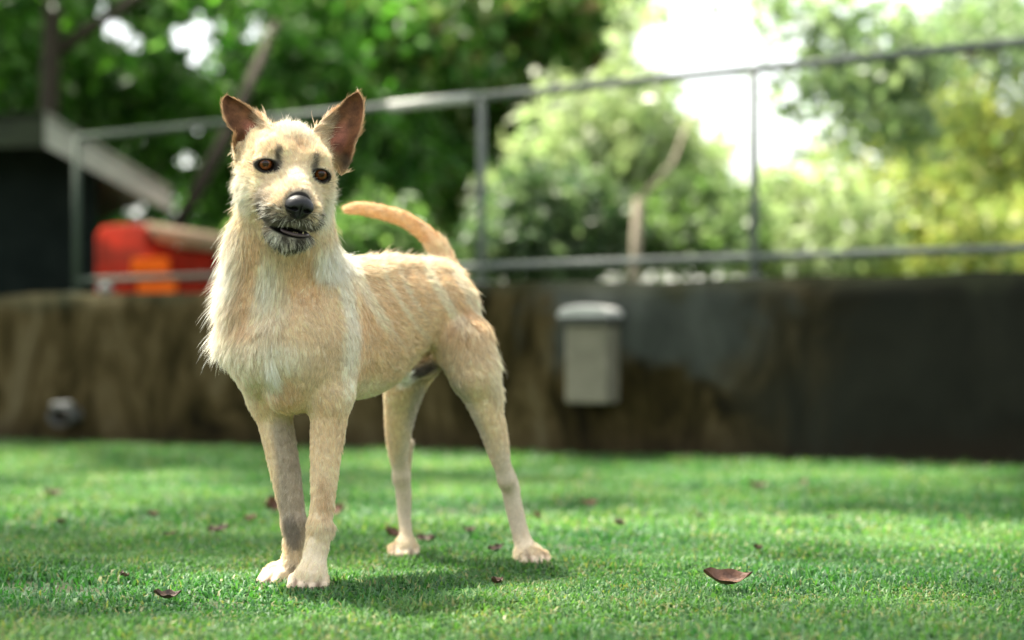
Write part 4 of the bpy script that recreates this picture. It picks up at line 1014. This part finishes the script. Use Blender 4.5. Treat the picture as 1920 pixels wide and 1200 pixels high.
# --- the coat: strands rooted on the skin, combed along the body
def strands(N, seed, keep=None, lscale=1.0, rroot=.00030, guard=False):
    r = np.random.default_rng(seed)
    T = np.concatenate([DQ[:, [0, 1, 2]], DQ[:, [0, 2, 3]]]); a, b_, c_ = DV[T[:, 0]], DV[T[:, 1]], DV[T[:, 2]]
    ar = np.linalg.norm(np.cross(b_-a, c_-a), axis=1)*.5*dden[T].mean(1)
    cen = (a+b_+c_)/3; tn = dn_all[T].mean(1); view = np.array([0, 0, H])-cen; view /= np.linalg.norm(view, axis=1)[:, None]
    fac = (tn*view).sum(1); wv = np.where(fac > -.35, 1.0, .35)
    hq = (cen-E); wv = wv*np.where(np.linalg.norm(hq, axis=1) < .14, 2.3, 1.0)
    if keep is not None: wv = wv*keep(T)
    pr = ar*wv; pr /= pr.sum(); ti = r.choice(len(T), N, p=pr)
    u = r.random(N); v = r.random(N); s_ = u+v > 1; u[s_], v[s_] = 1-u[s_], 1-v[s_]; w3 = np.stack([1-u-v, u, v], 1)
    g = lambda A: (A[T[ti]]*w3.reshape(N, 3, *([1]*(A.ndim-1)))).sum(1)
    p = g(DV); n_ = g(dn_all); n_ /= np.linalg.norm(n_, axis=1)[:, None]; fl = g(flow); col = g(dcol); ln = g(dlen); lf = g(dlift)
    # wisps: hairs of a cell lean to a common tip
    cell = np.floor((p+vnoise(p, 51, 90, 1)[:, None]*.004)/.0065).astype(np.int64)
    hsh = (cell[:, 0]*73856093 ^ cell[:, 1]*19349663 ^ cell[:, 2]*83492791) & 0xFFFF
    tab = np.random.default_rng(9).normal(size=(65536, 3)); ctab = np.random.default_rng(10).normal(size=65536); cd = tab[hsh]
    swirl = np.stack([vnoise(p, 61+i, 26, 2) for i in range(3)], 1)
    hdm = (np.linalg.norm(p-E, axis=1) < .13)[:, None]
    d = fl+swirl*(.24+.25*hdm)+cd*(.08+.10*hdm)+r.normal(size=(N, 3))*(.12+.12*hdm)
    d -= (d*n_).sum(1)[:, None]*n_; d /= np.linalg.norm(d, axis=1)[:, None]+1e-9
    lf = np.clip(lf*(1+.25*cd[:, 0]*.6)+r.normal(0, .06, N), .06, 1.1)[:, None]
    ln = ln*r.uniform(.55, 1.25, N)*(1+.16*ctab[hsh])*lscale; ln = np.clip(ln, .0015, .07)
    if guard: ln *= r.uniform(1.2, 1.7, N); lf = np.clip(lf*1.35, .1, 1.2)
    K = 5; pts = np.zeros((N, K, 3)); cur = p-n_*.0008; pts[:, 0] = cur; stp = (ln/(K-1))[:, None]; cc = 0
    for k_ in range(1, K):
        q = k_/(K-1); lk = lf*(1.25-.75*q)
        dd = d+n_*lk+cd*.07*q+r.normal(size=(N, 3))*.05*q+np.array([0, 0, -.10])*q*(ln/.03)[:, None]
        dd /= np.linalg.norm(dd, axis=1)[:, None]; cur = cur+dd*stp; pts[:, k_] = cur
    rad = rroot*np.array([1, .95, .8, .55, .12])[None]*r.uniform(.8, 1.2, (N, 1))*np.clip(ln/.010, .75, 1.2)[:, None]
    tint = 1+.09*ctab[hsh]+.17*r.normal(size=N)
    white = (r.random(N) < .16)[:, None]*(col.mean(1) > .35)[:, None]
    col = np.where(white, col*.5+WHITE*.5, col); col = np.clip(col*np.clip(tint, .6, 1.3)[:, None], .005, .93)
    return pts, rad, col
def hair_obj(name, sets, parent):
    pts = np.concatenate([s_[0] for s_ in sets]); rad = np.concatenate([s_[1] for s_ in sets]); col = np.concatenate([s_[2] for s_ in sets])
    N, K, _ = pts.shape; hc = bpy.data.hair_curves.new(name); hc.add_curves([K]*N)
    hc.attributes['position'].data.foreach_set('vector', pts.astype(np.float32).ravel())
    ra = hc.attributes.get('radius') or hc.attributes.new('radius', 'FLOAT', 'POINT'); ra.data.foreach_set('value', rad.astype(np.float32).ravel())
    ca = hc.attributes.new('col', 'FLOAT_COLOR', 'CURVE'); ca.data.foreach_set('color', np.concatenate([col, np.ones((N, 1))], 1).astype(np.float32).ravel())
    hc.materials.append(M['hair']); o = bpy.data.objects.new(name, hc); COL.objects.link(o); put(o, parent); return o
if not globals().get('NOFUR'):
    hair_obj('fur', [strands(620000, 1, rroot=.00020), strands(34000, 2, lambda T: (DV[T[:, 0], 2] > .37).astype(float), guard=True, rroot=.00017)], dog)
    # whiskers
    q_ = (DV-E)@HM.T; mouthq = np.concatenate([mouthd, np.full(len(DV)-n_body, 9.)]); beard = ((mouthq > .011) | ((q_[:, 2] < -.088) & (mouthq > .003)))*((q_[:, 2] < -.045) & (q_[:, 2] > -.125) & (q_[:, 1] > .01) & (np.abs(q_[:, 0]-.004) < .046) & (DV[:, 1] < 2.8)).astype(float)
    cheek = ((q_[:, 2] < .0) & (q_[:, 2] > -.12) & (q_[:, 1] > -.10) & (np.abs(q_[:, 0]) > .045) & (DV[:, 1] < 2.80)).astype(float)
    dl_, df_, dc_ = dlen.copy(), dlift.copy(), dcol.copy()
    dlen[:] = np.maximum(dlen, .008); dlift[:] = np.maximum(dlift, .8); r = np.random.default_rng(55)
    bs_ = strands(2600, 3, lambda T: beard[T].mean(1), lscale=1.0, rroot=.00022, guard=True)
    mixw = r.random(len(bs_[2])); cb = bs_[2].copy(); cb[mixw < .30] = WHITE*.85; cb[(mixw > .55)] = DARK*1.5; bs_ = (bs_[0], bs_[1], cb)
    cs_ = strands(2600, 4, lambda T: cheek[T].mean(1), lscale=1.2, rroot=.00022, guard=True)
    hair_obj('beard', [bs_, cs_], dog); dlen[:] = dl_; dlift[:] = df_
    r = np.random.default_rng(5); W_ = []; Cw = []
    for s_ in (-1, 1):
        for i in range(12):
            p0 = Hd(s_*(.028+.010*r.random()), .04+.03*r.random(), -.058+.02*r.random()); d_ = nrm(hr*s_*1.0+hf*r.uniform(-.1, .5)-hu*r.uniform(.1, .6)); l_ = r.uniform(.02, .038)
            W_.append([p0+d_*l_*q-hu*.2*l_*q*q for q in np.linspace(0, 1, 5)]); Cw.append(WHITE if i % 3 else DARK)
    for i in range(16):
        p0 = Hd(-.035+.07*r.random(), .045, -.095-.01*r.random()); d_ = nrm(hr*(i/8-1)+hf*.3-hu*1.2); l_ = r.uniform(.012, .022)
        W_.append([p0+d_*l_*q for q in np.linspace(0, 1, 5)]); Cw.append(DARK)
    W_ = np.array(W_); hair_obj('whiskers', [(W_, np.tile(np.array([.00028, .00024, .0002, .00015, .00005]), (len(W_), 1)), np.array(Cw))], dog)
#@@LEAVES
# ------------------------------------------------------------------ fallen leaves on the lawn
def dead_leaf(px, py, size, rz, curl, tilt, mat, label, group=None, asp=.5):
    Yg = F*H/(py-HY); c = np.array([(px-CX)/F*Yg, Yg]); NU, NV_ = 14, 8; v = []; f = []
    r_ = random.Random(int(px*7+py))
    for i in range(NU+1):
        u = i/NU; wd = asp*size*math.sin(math.pi*min(1, u*1.02))**.75*(1-.15*u)*.5
        for j in range(NV_+1):
            w_ = -1+2*j/NV_; x = (u-.5)*size; y = w_*wd*(1+.05*math.sin(9*u+3*w_)); z = curl*size*(w_*w_*.35*(wd/size)*2+ (u-.5)**2*1.1)+.002*math.sin(14*u+5*w_)
            v.append((x, y, z))
    n = len(v); v += [(a, b_, c_-.0008) for a, b_, c_ in v]
    for i in range(NU):
        for j in range(NV_):
            a = i*(NV_+1)+j; f.append((a, a+NV_+1, a+NV_+2, a+1)); f.append((n+a, n+a+1, n+a+NV_+2, n+a+NV_+1))
    o = mesh_obj('dead_leaf', v, f, mat, None, True); ct, st = math.cos(tilt), math.sin(tilt)
    o.rotation_euler = (tilt, r_.uniform(-.2, .2), rz); o.location = (c[0], c[1], .010+.5*asp*size*abs(st)+.004)
    tag(o, label, 'leaf', group)
DL, DD = M['deadleaf'], M['deadleaf_dark']
dead_leaf(1360, 1118, .082, .25, .9, .45, DL, 'big curled brown leaf lying alone on the grass at the lower right')
dead_leaf(503, 975, .085, 1.2, 1.2, 1.1, DL, 'curled rust brown leaf standing up just left of the front legs')
dead_leaf(632, 980, .065, -.5, 1.0, .8, DL, 'curled rust brown leaf just right of the front legs')
dead_leaf(470, 985, .035, .5, .8, .3, DL, 'small rust brown leaf beside the bigger curled leaf left of the front legs')
dead_leaf(410, 1010, .050, .2, .8, .3, DD, 'dark brown leaf left of the front legs, nearer than the curled one')
dead_leaf(735, 1022, .055, .9, .9, .6, DL, 'brown leaf against the left side of the far hind paw')
dead_leaf(800, 1030, .045, -.4, .9, .4, DD, 'dark leaf just right of the far hind paw')
dead_leaf(930, 1046, .035, .4, .8, .4, DD, 'small dark leaf between the two hind paws')
dead_leaf(1005, 985, .040, 1.3, .6, 1.2, DL, 'thin brown leaf poking up right of the near hind leg')
FLAT = [(100, 938, .06, .3, 'brown leaf in the sunlit grass at the far left'), (285, 978, .04, 1, 'small brown leaf in the grass between the left edge and the front legs'),
    (112, 995, .045, 2, 'small dark leaf at the left, nearer than the sunlit one'), (320, 1018, .03, .4, 'tiny brown leaf left of the dark leaf by the front legs'),
    (312, 1140, .045, .6, 'dark leaf in the near grass at lower left'), (232, 1098, .03, 2.2, 'tiny leaf in the near grass left of the front paws'),
    (1105, 958, .05, .1, 'brown leaf on the grass right of the near hind leg'), (1160, 998, .05, 1.7, 'brown leaf on the sun patch right of the near hind paw'),
    (1420, 925, .07, .2, 'larger brown leaf on bare soil near the wall'), (1505, 918, .05, 1.2, 'brown leaf near the wall, right of the larger one'),
    (1310, 980, .03, 2, 'tiny leaf on the grass below the grey wall box'), (880, 1008, .03, .3, 'tiny leaf between the hind legs, behind the paws'),
    (1420, 1043, .03, .9, 'tiny leaf on the grass behind the big curled leaf'), (930, 1110, .035, 1.1, 'small dark leaf in the near grass in front of the hind paws'),
    (360, 870, .05, .6, 'brown leaf far back on the lawn left of the front legs'), (1560, 985, .035, .5, 'small leaf in the sunlit grass at the right')]
for x_, y_, s_, rz, lb in FLAT:
    dead_leaf(x_, y_, s_, rz, .8, .3, DL if int(x_) % 2 else DD, lb, 'small dead leaves scattered over the lawn')
